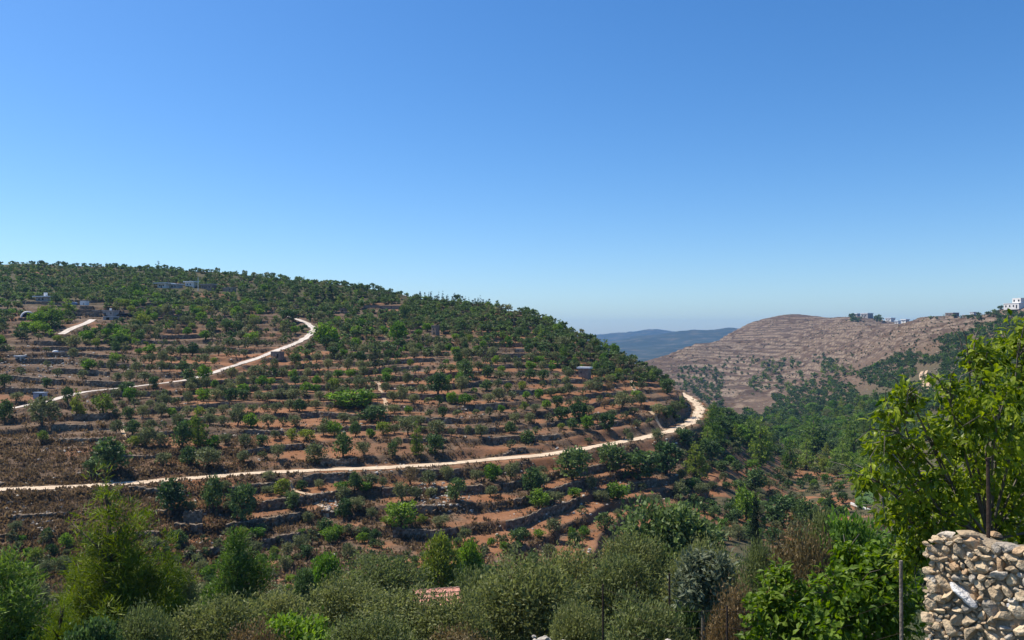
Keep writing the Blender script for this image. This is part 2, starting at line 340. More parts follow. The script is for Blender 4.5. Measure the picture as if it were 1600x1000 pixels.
# roads: centre lines on the ground
def resample(P, step):
    P = np.asarray(P, float); d = np.concatenate([[0], np.cumsum(np.linalg.norm(np.diff(P, axis=0), axis=1))])
    s = np.arange(0, d[-1], step); q = np.stack([np.interp(s, d, P[:, c]) for c in range(P.shape[1])], 1)
    for _ in range(12):
        q[1:-1] = .25 * q[:-2] + .5 * q[1:-1] + .25 * q[2:]
    return q
low = [(-150, 774), (0, 765), (100, 761), (200, 755), (300, 747), (400, 739), (500, 734), (600, 731), (700, 724), (770, 717), (850, 711), (900, 703),
       (960, 692), (1010, 683), (1050, 673), (1075, 662), (1089, 650), (1094, 640), (1088, 630), (1076, 621), (1064, 614), (1052, 608), (1030, 604)]
RL = resample([((p - 800) / F * (24 * F / (y - HZ)), 24 * F / (y - HZ), -24.0) for p, y in low], .6)
def line_on(pts, step=.6):
    q = [hit(p, y, ZS) for p, y in pts]; q = [(a[0], a[1], zat(a[0], a[1], ZS)) for a in q if a]
    return resample(q, step)
RU = line_on([(-60, 655), (10, 639), (70, 628), (130, 612), (200, 605), (290, 594), (340, 580), (400, 560), (440, 545), (470, 533), (487, 521), (490, 513), (480, 505), (462, 498), (448, 494)])
RS = line_on([(96, 522), (112, 513), (132, 506), (146, 499)])
roads = [(RL, 2.1, 3.5), (RU, 1.5, 2.5), (RS, 1.5, 2.0)]
DR = np.full(Z.shape, 1e9); ZR = np.zeros(Z.shape)
for P, hw, fall in roads:
    for x, y, z in P:
        j0, j1 = np.searchsorted(YR, [y - hw - fall, y + hw + fall]); p0 = 800 + F * (x - hw - fall) / (y - hw); p1 = 800 + F * (x + hw + fall) / (y - hw)
        i0, i1 = np.searchsorted(PX, [min(p0, p1), max(p0, p1)])
        if i1 <= i0 or j1 <= j0: continue
        d = np.hypot(XG[i0:i1, j0:j1] - x, YG[i0:i1, j0:j1] - y); d = np.maximum(d - hw, 0) / fall
        s = d < DR[i0:i1, j0:j1]
        DR[i0:i1, j0:j1] = np.where(s, d, DR[i0:i1, j0:j1]); ZR[i0:i1, j0:j1] = np.where(s, z, ZR[i0:i1, j0:j1])
wr = 1 - sstep(0.25, 1.0, DR); Z = np.where(DR < 1, Z * (1 - wr) + (ZR - .06) * wr, Z)

# what grows and lies on the ground, as three masks (bare red soil, pale rock plus painted sunlit terrace rims, green undergrowth)
n1 = fbm(XG / 16, YG / 16, 51, 4); n2 = fbm(XG / 5, YG / 5, 53, 3)
flat = sstep(.02, .10, FR) * (1 - sstep(.80, .88, FR))
oz = sstep(150, 330, PXG + (n1 - .5) * 160) * (1 - sstep(1010, 1080, PXG)) * sstep(500, 560, PYG + (n1 - .5) * 40)
soil = main * flat * np.clip(.14 + .86 * oz, 0, 1) * sstep(.44, .58, n1 * .55 + n2 * .45 + .07 * oz) * (1 - .5 * wild)
soil = np.maximum(soil, sstep(.42, .58, n1) * .85 * sstep(92, 98, YG) * (1 - sstep(116, 128, YG)) * sstep(350, 480, PXG) * (1 - sstep(900, 1000, PXG)))
soil = np.maximum(soil, orange_strip * sstep(.45, .56, n2 * .6 + n1 * .4))
soil = np.maximum(soil, .7 * sstep(.64, .72, n1) * main)
ledge_litedge = right * sstep(.66, .74, F2) * (1 - sstep(.92, .99, F2)) * sstep(.36, .50, fbm(XG / 34, YG / 12, 57, 4)) + .6 * right * sstep(.58, .70, fbm(XG / 12, YG / 5, 58, 4))
edge = main * (1 - wild) * sstep(.72, .80, FR) * (1 - sstep(.90, .96, FR)) * sstep(.42, .56, fbm(XG / 7, YG / 5, 63, 3)) * .75  # stone tops along terrace rims; their sunlit pale line is painted in
ledge_litedge = np.maximum(ledge_litedge, edge)
rock = np.clip(sstep(480, 700, YG) * sstep(980, 1040, PXG) + edge, 0, 1)
green = np.clip((1 - sstep(92, 112, YG)) * .9 + (1 - rock) * sstep(1040, 1120, PXG) * .75 + main * sstep(490, 455, PYG) * .8, 0, 1)
green = np.clip(green - soil, 0, 1)
flank = sstep(-14, 14, PYG - (602 - .35 * (PXG - 1250)) + (fbm(XG / 60, YG / 60, 59, 4) - .5) * 60) * sstep(1120, 1200, PXG)
rock = np.clip(rock * (1 - .85 * flank), 0, 1)
nc, nr = Z.shape
ii = np.arange(nc * nr).reshape(nc, nr)
quads = np.stack([ii[:-1, :-1], ii[1:, :-1], ii[1:, 1:], ii[:-1, 1:]], -1).reshape(-1, 4)
gm = MB().add(np.stack([XG, YG, Z], -1).reshape(-1, 3), quads).mesh('ground', M['ground'], True)
ca = gm.attributes.new('zone', 'FLOAT_COLOR', 'POINT')
ca.data.foreach_set('color', np.stack([soil, rock, green, np.clip(1 - ledge_litedge, 0, 1)], -1).reshape(-1).astype(np.float32))
tag(link('ground', gm), kind='structure')
# ground behind and below the viewpoint, and the plain out to the far ridges
ap = MB(); ap.add([[-40, -40, -3.6], [40, -40, -3.6], [6, 1.02, -3.42], [-6, 1.02, -3.42]], [[0, 1, 2, 3]])
tag(ap.build('terrain', M['plaster']), kind='structure')
def ribbon(name, P, hw, mat, dz, jit=.25, seed=1, ruts=True):
    rg = np.random.default_rng(seed); t = np.gradient(P[:, :2], axis=0); t /= np.linalg.norm(t, axis=1)[:, None] + 1e-9
    nrm = np.stack([-t[:, 1], t[:, 0]], 1); n = len(P); V = []
    e1 = (fbm(np.arange(n) / 6, np.zeros(n), seed) - .5) * jit * 4; e2 = (fbm(np.arange(n) / 6, np.zeros(n), seed + 9) - .5) * jit * 4
    offs = [-hw, -hw * .5, 0, hw * .5, hw]
    for q, o in enumerate(offs):
        w = o + (e1 if q == 0 else e2 if q == 4 else 0)
        xy = P[:, :2] + nrm * (w[:, None] if hasattr(w, 'shape') else w)
        zz = np.array([zat(x, y) for x, y in xy]) if dz > 0 else P[:, 2]
        V.append(np.stack([xy[:, 0], xy[:, 1], np.maximum(zz, P[:, 2] - .04 if dz < .1 else -1e9) + dz], 1))
    V = np.stack(V, 1); k = np.arange(n * 5).reshape(n, 5)
    q = np.stack([k[:-1, :-1], k[1:, :-1], k[1:, 1:], k[:-1, 1:]], -1).reshape(-1, 4)
    return tag(MB().add(V.reshape(-1, 3), q, 0, np.tile([.22, .72, .42, .72, .22], n) if ruts else .5).build(name, mat, None, True), kind='structure')
ribbon('dirt_road', RL, 1.6, M['road'], .05, .42, 3)
ribbon('lane', RU, 1.15, M['lane'], .05, .35, 5)
ribbon('track', RS, 1.3, M['lane'], .05, .2, 7)
for k, (pts, hw) in enumerate([([(452, 752), (470, 766), (495, 776), (508, 792), (511, 812), (514, 838), (520, 848)], .42), ([(588, 590), (596, 608), (603, 625), (603, 640)], .5),
                               ([(190, 660), (192, 672), (196, 686)], .35), ([(1015, 640), (1030, 655), (1042, 668)], .6), ([(985, 590), (992, 610), (996, 620)], .6)]):
    ribbon('footpath', line_on(pts, .5), hw, M['path'], .10, .15, 20 + k)
for k, pts in enumerate([[(1441, 578), (1438, 586), (1443, 596), (1441, 605)], [(1448, 577), (1445, 586), (1450, 596), (1449, 606), (1462, 612)]]):
    P = line_on(pts, 1.5); ribbon('track', P, .9, M['path'], .14, .2, 40 + k)
# far ridges
def ridge(name, pts, Yc, base, mat, seed):
    xs = np.arange(pts[0][0], pts[-1][0], 6.0); ys = pchip([p[0] for p in pts], [p[1] for p in pts], xs)
    ys = ys + (fbm(xs / 30, xs * 0, seed) - .5) * 5 + (fbm(xs / 5, xs * 0, seed + 3) - .5) * 1.6
    rows = []
    for t in np.linspace(0, 1, 26):
        Y = Yc - 1600 * (1 - t); zc = (HZ - ys) / F * Yc
        zz = base + (zc - base) * (t ** 1.25); X = (xs - 800) / F * Yc
        zz = zz + (fbm(X / 300, np.full_like(X, Y / 300), seed + 5) - .5) * 90 * (1 - t) * t * 4 * .5
        rows.append(np.stack([X, np.full_like(X, Y), zz], 1))
    rows.append(np.stack([X, np.full_like(X, Yc + 900), np.full_like(X, base)], 1))
    V = np.stack(rows, 0); k = np.arange(V.shape[0] * V.shape[1]).reshape(V.shape[:2])
    q = np.stack([k[:-1, :-1], k[:-1, 1:], k[1:, 1:], k[1:, :-1]], -1).reshape(-1, 4)
    tag(MB().add(V.reshape(-1, 3), q).build(name, mat, None, True), kind='structure')
M['farwood'] = rough_mat('far_woodland', (.018, .034, .026), (.036, .050, .034), .004, .95, .0, .01, (.085, .08, .055))
ridge('hills', [(-1500, 545), (600, 540), (860, 527), (930, 523), (985, 517), (1030, 515), (1060, 519), (1100, 528), (1300, 540), (2600, 545)], 6400, -110, M['farwood'], 71)
ridge('hills', [(-1500, 560), (700, 552), (900, 540), (960, 533), (1010, 524), (1060, 518), (1100, 514), (1140, 514), (1200, 518), (1400, 530), (2600, 540)], 4600, -110, M['farwood'], 81)
sh = MB(); sh.add([[-9000, 2300, -112], [9000, 2300, -112], [9000, 8200, -112], [-9000, 8200, -112]], [[0, 1, 2, 3]])
tag(sh.build('land', M['farwood']), kind='structure')

# ------------------------------------------------------------------ foliage builders
def unit(a): return a / (np.linalg.norm(a, axis=-1, keepdims=True) + 1e-9)
def leaves(mb, rg, P, D, N, ln, wd, tint, mi=0, shape='rhomb'):
    """leaf blades at P growing along D with face normal N"""
    n = len(P); D = unit(D); W = unit(np.cross(N, D)); N = np.cross(D, W)
    ln = (ln * rg.uniform(.7, 1.3, n))[:, None]; wd = (wd * rg.uniform(.75, 1.25, n))[:, None]
    if shape == 'rhomb':
        V = np.stack([P, P + D * ln * .45 - W * wd * .5, P + D * ln, P + D * ln * .45 + W * wd * .5], 1)
        k = np.arange(n)[:, None] * 4; mb.add(V.reshape(-1, 3), k + np.array([[0, 1, 2, 3]]), mi, np.repeat(tint, 4))
    else:
        V = np.stack([P, P + D * ln * .38 - W * wd * .5 + N * wd * .16, P + D * ln * .5, P + D * ln * .38 + W * wd * .5 + N * wd * .16,
                      P + D * ln * .97 - N * ln * .22, P + D * ln * .72 - W * wd * .33 - N * ln * .03, P + D * ln * .72 + W * wd * .33 - N * ln * .03], 1)
        k = np.arange(n)[:, None] * 7
        V = V.reshape(-1, 3); t = np.repeat(tint, 7); b = mb.n
        mb.add(V, k + np.array([[0, 1, 2]]), mi, t)
        for tri in ([0, 2, 3], [1, 5, 2], [2, 6, 3], [5, 4, 2], [2, 4, 6]): mb.f.append((k + np.array([tri]) + b, mi))
def crown(mb, rg, blobs, n, ln, wd, clump=8, cr=.25, up=.2, mi=0, shell=(.62, 1.03), out=.8, shape='rhomb', droop=0.0):
    B = np.array(blobs, float); w = (B[:, 3] * B[:, 4]) ** (.75 if shape == 'leaf' else 1.0); nc_ = max(1, n // clump)
    b = rg.choice(len(B), nc_, p=w / w.sum()); d = unit(rg.normal(size=(nc_, 3)) + [0, 0, .15])
    rr = rg.uniform(shell[0], shell[1], nc_) ** .6
    C = B[b, :3] + d * np.stack([B[b, 3], B[b, 3], B[b, 4]], 1) * rr[:, None]
    ct = np.clip(rg.normal(.5, .22, nc_), 0, 1)
    k = np.repeat(np.arange(nc_), clump); m = len(k)
    P = C[k] + rg.normal(size=(m, 3)) * cr * .6
    D = unit(d[k] * out + rg.normal(size=(m, 3)) * .8 + [0, 0, up - droop]); N = unit(rg.normal(size=(m, 3)) * .8 + d[k] * 1.0 + [0, 0, .4])
    leaves(mb, rg, P, D, N, ln, wd, np.clip(ct[k] + rg.normal(0, .15, m), 0, 1), mi, shape)
def trunk(mb, rg, h, r, blobs=None, lean=.1, mi=0, forks=0):
    x = rg.normal(0, lean); y = rg.normal(0, lean); top = np.array([x, y, h])
    mb.tube([[0, 0, -.3], [x * .2 + .03, y * .2, h * .35], [x * .6 - .03, y * .6, h * .7], top], [r * 1.35, r, r * .85, r * .7], 7, mi, .5)
    if blobs is not None:
        for bb in blobs[:max(forks, 0)]:
            e = np.array(bb[:3]); mid = top * .5 + e * .5 + rg.normal(size=3) * .12 * h
            mb.tube([top - [0, 0, r], mid, e], [r * .6, r * .42, r * .15], 6, mi, .5)
def blobs_round(rg, w, h, z0, k, flatten=1.0):
    H = h - z0; out = [(rg.normal(0, .03) * w, rg.normal(0, .03) * w, z0 + H * .50, w * .36, H * .46)]
    for i in range(k):
        a = 2 * math.pi * (i + rg.uniform(-.35, .35)) / k; q = rg.uniform(.20, .34); r = w * rg.uniform(.14, .22)
        out.append((math.cos(a) * w * q, math.sin(a) * w * q, z0 + H * rg.uniform(.28, .72), r, r * flatten * rg.uniform(.85, 1.1)))
    for i in range(3): out.append((rg.normal(0, .13) * w, rg.normal(0, .13) * w, z0 + H * rg.uniform(.7, .84), w * rg.uniform(.14, .2), H * rg.uniform(.14, .2)))
    return out
def tpl_olive(seed, n, ln, wd, big=False):
    rg = np.random.default_rng(seed); bl = blobs_round(rg, 3.0, 2.7, .42, 6 if not big else 10)
    c = MB(); crown(c, rg, bl, n, ln, wd, 8, .2); t = MB(); trunk(t, rg, .6, .12, bl[1:], .12, 0, 4); return c, t, 3.0, 2.7
def tpl_oak(seed, n, ln, wd, big=False):
    rg = np.random.default_rng(seed); bl = blobs_round(rg, 3.0, 3.0, .15, 7 if not big else 11)
    c = MB(); crown(c, rg, bl, n, ln, wd, 8, .22); t = MB(); trunk(t, rg, 1.0, .14, bl[1:], .08, 0, 3); return c, t, 3.0, 3.0
def tpl_pine(seed, n, ln, wd, big=False):
    rg = np.random.default_rng(seed); bl = []; L = 6    # broad, rounded Aleppo pine
    for i in range(L):
        f = i / (L - 1); z = .9 + 4.6 * f; rr = 1.6 * (1 - f * .97) ** .42 + .1
        bl.append((0, 0, z, rr * .62, .75))
        for a in range(max(2, int(round(6 * (1 - f) + 1)))):
            th = rg.uniform(0, 6.28); q = rr * rg.uniform(.5, .8); s = rr * rg.uniform(.26, .42) + .08
            bl.append((math.cos(th) * q, math.sin(th) * q, z + rg.normal(0, .25), s, s * rg.uniform(.8, 1.2)))
    c = MB(); crown(c, rg, bl, n, ln, wd, 10, .2, .9, 0, (.55, 1.05), .7); t = MB()
    t.tube([[0, 0, -.4], [.05, .03, 2], [-.04, .05, 4], [0, 0, 5.4]], [.17, .13, .08, .02], 7)
    for e in bl[:10]: t.tube([[0, 0, e[2] - .5], [e[0] * .6, e[1] * .6, e[2] - .15], [e[0], e[1], e[2]]], [.06, .04, .02], 5)
    return c, t, 3.6, 6.2
def tpl_plume(seed, n, ln, wd, big=False):
    """young Aleppo pine: several upright feathery leaders over wide lower boughs"""
    rg = np.random.default_rng(seed); bl = []
    for k in range(13):
        a = rg.uniform(0, 6.28); q = rg.uniform(.1, 1.15) if k else .05; x, y = math.cos(a) * q, math.sin(a) * q; top = 6.3 - 1.9 * q ** 1.3 + rg.normal(0, .3); z0 = rg.uniform(1.2, 2.6)
        for i in range(7):
            f = i / 6; r = (.52 - .36 * f) * rg.uniform(.8, 1.15); bl.append((x * (1 + .25 * f) + rg.normal(0, .08), y * (1 + .25 * f) + rg.normal(0, .08), z0 + (top - z0) * f, r, r * 1.35))
    for k in range(15):
        a = rg.uniform(0, 6.28); q = rg.uniform(.9, 1.75); z = rg.uniform(.6, 2.9)
        for f in (.45, .75, 1.0): bl.append((math.cos(a) * q * f, math.sin(a) * q * f, z + .35 * f, .42 * (1.25 - .6 * f), .30))
    c = MB(); crown(c, rg, bl, n, ln, wd, 14, .13, 1.0, 0, (.3, 1.08), .75); t = MB()
    t.tube([[0, 0, -.4], [.06, .03, 1.6], [-.04, .05, 3.5], [0, 0, 5.6]], [.17, .14, .09, .02], 8)
    for e in bl[::4]: t.tube([[0, 0, max(.3, e[2] - .9)], [e[0] * .6, e[1] * .6, e[2] - .3], [e[0], e[1], e[2]]], [.05, .035, .012], 5)
    return c, t, 3.7, 6.4
def tpl_cypress(seed, n, ln, wd, big=False):
    rg = np.random.default_rng(seed); bl = []
    for i in range(12):
        f = i / 11; r = .55 * math.sin(math.pi * min(1, .18 + f * .82)) ** .7 * (1.05 - .5 * f) + .06
        bl.append((rg.normal(0, .06), rg.normal(0, .06), .5 + 5.3 * f, r, .42))
    c = MB(); crown(c, rg, bl, n, ln, wd, 6, .1, 1.6, 0, (.5, 1.0), .3); t = MB(); t.tube([[0, 0, -.3], [0, 0, 1.0]], [.13, .1], 6); return c, t, 1.1, 6.2
KINDS = {'olive': (tpl_olive, 'olive'), 'oak': (tpl_oak, 'oak'), 'pine': (tpl_pine, 'pine'), 'cypress': (tpl_cypress, 'cypress'), 'bright': (tpl_oak, 'bright'),
         'yellow': (tpl_oak, 'yellow'), 'dry': (tpl_oak, 'drybush'), 'ltpine': (tpl_pine, 'yellow'), 'plume': (tpl_plume, 'plume')}
LODS = {0: dict(olive=(210, .55, .34), oak=(210, .62, .44), pine=(300, .7, .34), cypress=(130, .6, .24), bright=(200, .62, .44), yellow=(190, .6, .42), dry=(150, .5, .25), ltpine=(300, .7, .3), plume=(300, .7, .3)),
        1: dict(olive=(1300, .26, .14), oak=(1300, .30, .19), pine=(1800, .36, .15), cypress=(800, .34, .11), bright=(1300, .3, .19), yellow=(1200, .28, .18), dry=(900, .26, .1), ltpine=(1900, .34, .15), plume=(1900, .34, .12)),
        2: dict(olive=(15000, .115, .045), oak=(12000, .15, .085), pine=(20000, .25, .045), cypress=(7000, .17, .06), bright=(9000, .15, .09), yellow=(9000, .14, .085), dry=(8000, .12, .05), ltpine=(16000, .22, .04), plume=(26000, .21, .026))}
NVAR = {0: 3, 1: 5, 2: 3}
TPL = {}
def tpl(kind, lod, v):
    k = (kind, lod, v % NVAR[lod])
    if k not in TPL:
        fn, mat = KINDS[kind]; mat = mat + 'near' if lod == 2 and kind in ('olive', 'oak') else mat; n, ln, wd = LODS[lod][kind]
        c, t, w, h = fn(100 * lod + 7 * (v % NVAR[lod]) + list(KINDS).index(kind) * 31, n, ln, wd, lod == 2)
        if lod == 0:
            off = c.n; c.v += t.v; c.t += t.t; c.f += [(f + off, 1) for f, m in t.f]; c.n += t.n
            TPL[k] = (c.mesh(kind + '_crown', [M[mat], M['bark']]), None, w, h, c)
        else:
            TPL[k] = (c.mesh(kind + '_crown', M[mat]), t.mesh(kind + '_trunk', M['bark'], True), w, h, c)
    return TPL[k]
NAMES = {'olive': ('olive_tree', 'olive tree'), 'oak': ('evergreen_oak', 'oak tree'), 'pine': ('pine_tree', 'pine tree'), 'cypress': ('cypress_tree', 'cypress tree'),
         'bright': ('broadleaf_tree', 'tree'), 'yellow': ('broadleaf_tree', 'tree'), 'dry': ('dry_bush', 'bush'), 'ltpine': ('pine_tree', 'pine tree'), 'plume': ('pine_tree', 'pine tree')}
TREES = []          # (x, y, width m, height m, kind, lod, label, group, row)
OCC = {}
def occupied(x, y, r):
    cx, cy = int(x // 4), int(y // 4)
    for a in range(cx - 2, cx + 3):
        for b in range(cy - 2, cy + 3):
            for (u, w, s) in OCC.get((a, b), ()):
                if (u - x) ** 2 + (w - y) ** 2 < (r + s) ** 2: return True
    return False
def occupy(x, y, r): OCC.setdefault((int(x // 4), int(y // 4)), []).append((x, y, r))
def near_road(x, y, r):
    p = 800 + F * x / y; i, j = gidx(PX, p), gidx(YR, y)
    for P, hw, _ in roads:
        if np.min((P[:, 0] - x) ** 2 + (P[:, 1] - y) ** 2) < (hw + r) ** 2: return True
    return False
def plant(x, y, w, h, kind, lod, label=None, group=None, rz=None, zone=None):
    TREES.append(dict(x=x, y=y, w=w, h=h, kind=kind, lod=lod, label=label, group=group, zone=zone)); occupy(x, y, w * .35)

# ------------------------------------------------------------------ dry-stone walls along the terrace edges
def wall_mat(name, a, b, c, sc=2.6):
    m, n, l, p, out = nt(name); co = objco(n)
    v = n.new('ShaderNodeTexVoronoi'); v.inputs['Scale'].default_value = sc; l.new(co, v.inputs['Vector'])
    col = ramp(n, l, v.outputs['Color'], [(.2, a), (.55, b), (.85, c)])
    g = mixc(n, l, ramp(n, l, noise(n, l, 1.2, 5, co, .7), [(.42, 0.0), (.62, .75)]), col, (.07, .055, .038))
    l.new(g, p.inputs['Base Color']); p.inputs['Roughness'].default_value = .95; p.inputs['Specular IOR Level'].default_value = .15
    bm = n.new('ShaderNodeBump'); bm.inputs['Strength'].default_value = .9; bm.inputs['Distance'].default_value = .12; bm.invert = True
    l.new(v.outputs['Distance'], bm.inputs['Height']); l.new(bm.outputs[0], p.inputs['Normal']); return m
M['drywall'] = wall_mat('dry_stone', (.15, .11, .075), (.24, .18, .125), (.34, .27, .195))
rgw = np.random.default_rng(77)
JV = int(np.searchsorted(YR, 96))
def contour(k):
    """terrace edge: distance of the riser for each photo column"""
    lev = TH * (k + .93); out = []
    for p in np.arange(-150, 1090, 4.0):
        i = int(gidx(PX, p)); col = zw[i]; jm = JV + int(np.argmin(ZS[i, JV:JV + 130])); jc = int(np.searchsorted(YR, np.interp(p, [-300, 0, 300, 500, 700, 800, 920, 1000, 1060, 1120], [545, 540, 500, 450, 380, 335, 290, 260, 240, 200]) - 6))
        w = np.nonzero(col[jm:jc] >= lev)[0]
        out.append(YR[jm + w[0]] if len(w) and w[0] > 0 else np.nan)
    return np.arange(-150, 1090, 4.0), np.array(out)
WALLS = []
def terrace_wall(pxs, ys, k, mat='drywall', top=.14, thick=.45):
    V = []; n = len(pxs)
    for p, y in zip(pxs, ys):
        x = (p - 800) / F * y; zb = zat(x * (y - 1.0) / y, y - 1.0) - .25; zt_ = max(zat(x, y + .75), zat(x, y + .3)) + top + rgw.normal(0, .05)
        row = [[x, y - .62 + .16 * t + rgw.normal(0, .05), zb + (zt_ - zb) * t + rgw.normal(0, .03)] for t in (0, .3, .62, .97)]
        row += [[x, y - .36, zt_ + .02], [x, y + thick * .7, zt_ + rgw.normal(0, .03)], [x, y + thick * .75, zt_ - .5]]
        V.append(row)
    V = np.array(V); m = V.shape[1]; kx = np.arange(n * m).reshape(n, m)
    q = np.stack([kx[:-1, :-1], kx[1:, :-1], kx[1:, 1:], kx[:-1, 1:]], -1).reshape(-1, 4)
    mb = MB(); c = V[n // 2, 0].copy(); mb.add(V.reshape(-1, 3) - c, q, 0, rgw.uniform(.35, .65))
    mb.add(V[[0, -1]].reshape(-1, 3) - c, [[0, 1, 5, 6], [1, 2, 4, 5], [m, m + 6, m + 5, m + 1], [m + 1, m + 5, m + 4, m + 2]])
    o = mb.build('terrace_wall', M[mat], None, False, tuple(c)); WALLS.append((pxs[n // 2], o, c[2], k)); return o
for k in range(-22, 14):
    pxs, ys = contour(k); i = int(rgw.integers(0, 16))
    while i < len(pxs) - 8:
        L = int(rgw.integers(9, 34)); e = min(i + L, len(pxs)); seg = slice(i, e); yy = ys[seg]
        ok = ~np.isnan(yy)
        if ok.sum() > 6 and np.all(ok) and np.max(np.abs(np.diff(yy))) < 2.5:
            xm = (pxs[seg] - 800) / F * yy
            if not any(near_road(x, y, .8) for x, y in zip(xm, yy)) and np.median(HZ - F * np.array([zat(a, b) for a, b in zip(xm, yy)]) / yy) > 470:
                terrace_wall(pxs[seg], yy, k)
        i = e + int(rgw.integers(6, 40))
lev = {}
for p, o, z, k in WALLS: lev.setdefault(k, []).append((p, o, z))
for k, lst in lev.items():
    lst.sort(key=lambda t: t[0]); zc = np.median([t[2] for t in lst]); nlev = int(math.floor((zc + 24 + .6) / TH))
    up = sorted(lev).index(k)
    for j, (p, o, z) in enumerate(lst):
        tag(o, f"dry-stone terrace wall, {ordinal(j + 1)} from left in the {ordinal(up + 1)} wall line up from the valley floor", 'wall', 'dry-stone terrace walls')

# ------------------------------------------------------------------ buildings and other built things on the hills
def spot(px, py, A=None):
    h = hit(px, py, A)
    while h is None: py += .5; h = hit(px, py, A)
    return h[0], h[1], zat(*h)
def face(x, y): return -math.atan2(x, y)
SHOW = []      # (photo column, base row, half width, distance): things the growth in front must not hide
def house(px, py, wp, hp, name, label, cat, wall, roof, dep=.8, wins=(), door=None, flat=.25, over=.2, group=None, turn=-.75, extra=None):
    x, y, z = spot(px, py); s = y / F; w, h = wp * s, hp * s; d = w * dep
    SHOW.append((px, py, wp / 2, y)); occupy(x, y + d * .5, w * .6)
    t = thing(name, label, cat, (x, y + d * .5, z), face(x, y) + turn, group)
    MB().box((0, 0, h / 2 - .4), (w, d, h + .8)).build('wall', M[wall], t)
    MB().box((0, 0, h + flat / 2 + .003), (w + over * 2, d + over * 2, flat)).build('roof', M[roof], t)
    for (u, v, ww, wh) in wins:
        f = MB().box((u * w, -d / 2 - .03, v * h), (ww * w, .1, wh * h)).build('window', M['glass'], t)
    if door:
        u, ww, wh, mt = door; MB().box((u * w, -d / 2 - .035, wh * h / 2), (ww * w, .1, wh * h)).build('door', M[mt], t)
    if extra: extra(t, w, d, h)
    return t
house(254, 450, 16, 7, 'stone_house', 'low white house with a thin white roof at the left end of the hamlet', 'house', 'whitewash', 'roofwhite', .7, [(-.2, .55, .14, .35), (.22, .55, .14, .35)], (.0, .12, .65, 'glass'), .35, 1.6)
def redstrip(t, w, d, h): MB().box((-.56 * w, -d * .3, h * .45), (w * .16, .4, h * .95)).build('shutter', M['red'], t)
house(272, 450.5, 17, 6, 'stone_house', 'grey house with white roof edge and red shutter in the hilltop hamlet', 'house', 'plaster', 'roofwhite', .7, [(-.1, .5, .12, .4), (.25, .5, .12, .4)], None, .4, .5, extra=redstrip)
house(298, 448, 17, 7, 'stone_house', 'white flat-roofed house in the middle of the hamlet above the other roofs', 'house', 'whitewash', 'roofwhite', .7, [(-.25, .55, .12, .35), (.1, .55, .12, .35)], None, .5, .7)
house(324, 452, 22, 7.5, 'stone_house', 'long tan stone house beside the white mast in the hamlet', 'house', 'brownstone', 'concrete', .5, [(-.3, .5, .08, .35), (0, .5, .08, .35), (.3, .5, .08, .35)], (-.15, .07, .6, 'glass'), .3, .3)
house(357, 455.5, 20, 5.5, 'storehouse', 'low ruined tan storehouse at the right end of the hamlet', 'storehouse', 'stone', 'pale', .4, [(.2, .5, .1, .4)], None, .2, .1)
x, y, z = spot(309.5, 455); t = thing('mast', 'thin white mast standing among the hamlet houses', 'mast', (x, y, z))
MB().tube([[0, 0, -.5], [0, 0, 6.5]], [.16, .11], 8).build('pole', M['roofwhite'], t); MB().box((0, 0, 6.55), (.5, .3, .25)).build('lamp_head', M['plaster'], t)
house(66, 471, 22, 7, 'farmhouse', 'white farmhouse with a flat pale roof on the upper left slope', 'house', 'plaster', 'roofwhite', .5, [(-.2, .5, .12, .4), (.1, .5, .12, .4)], None, .4, .9,
      extra=lambda t, w, d, h: MB().tube([[w * .12, 0, h + .4], [w * .12, 0, h + 1.9]], .7, 12).build('water_tank', M['roofwhite'], t))
house(130, 477, 10, 6.5, 'shed', 'white box-shaped shed beside a blue tarpaulin on the upper slope', 'shed', 'roofwhite', 'roofwhite', .8, (), (.2, .2, .6, 'plaster'), .15, .1)
x, y, z = spot(115, 476); mb = MB(); rg = np.random.default_rng(5); g = np.stack(np.meshgrid(np.linspace(-1.5, 1.5, 7), np.linspace(-1, 1, 5), indexing='ij'), -1).reshape(-1, 2)
zz = 1.1 - .25 * np.abs(g[:, 0]) + rg.normal(0, .06, 35); kx = np.arange(35).reshape(7, 5); q = np.stack([kx[:-1, :-1], kx[1:, :-1], kx[1:, 1:], kx[:-1, 1:]], -1).reshape(-1, 4)
mb.add(np.concatenate([np.column_stack([g, zz]), np.column_stack([g * 1.05, zz * 0 - .2])]), np.concatenate([q, q + 35]))
rim = [kx[i, 0] for i in range(7)] + [kx[6, j] for j in range(1, 5)] + [kx[i, 4] for i in range(5, -1, -1)] + [kx[0, j] for j in range(3, 0, -1)]
mb.add(np.concatenate([np.column_stack([g, zz]), np.column_stack([g * 1.05, zz * 0 - .2])]), [[rim[i], rim[(i + 1) % len(rim)], rim[(i + 1) % len(rim)] + 35, rim[i] + 35] for i in range(len(rim))])
tag(mb.build('tarpaulin', M['bluesheet'], None, False, (x, y, z)), 'blue tarpaulin over a heap beside the white shed', 'tarpaulin')
house(148.5, 493, 6.5, 7, 'pump_house', 'tiny pale pump house left of the grey block building', 'hut', 'brownstone', 'concrete', .9, (), (.0, .3, .6, 'glass'), .2, .1)
def tanks(t, w, d, h): MB().tube([[w * .0, 0, h + .25], [w * .0, 0, h + 1.1]], .4, 10).build('water_tank', M['roofwhite'], t)
house(170, 494, 20, 8, 'block_building', 'grey concrete block building with flat roof on the upper left slope', 'building', 'plaster', 'concrete', .6, [(.3, .55, .1, .3)], (-.25, .1, .7, 'glass'), .25, .25, extra=tanks)
house(193, 495, 20, 5, 'carport', 'low dark lean-to shelter right of the grey block building', 'shelter', 'black', 'brownstone', .5, (), None, .2, .2)
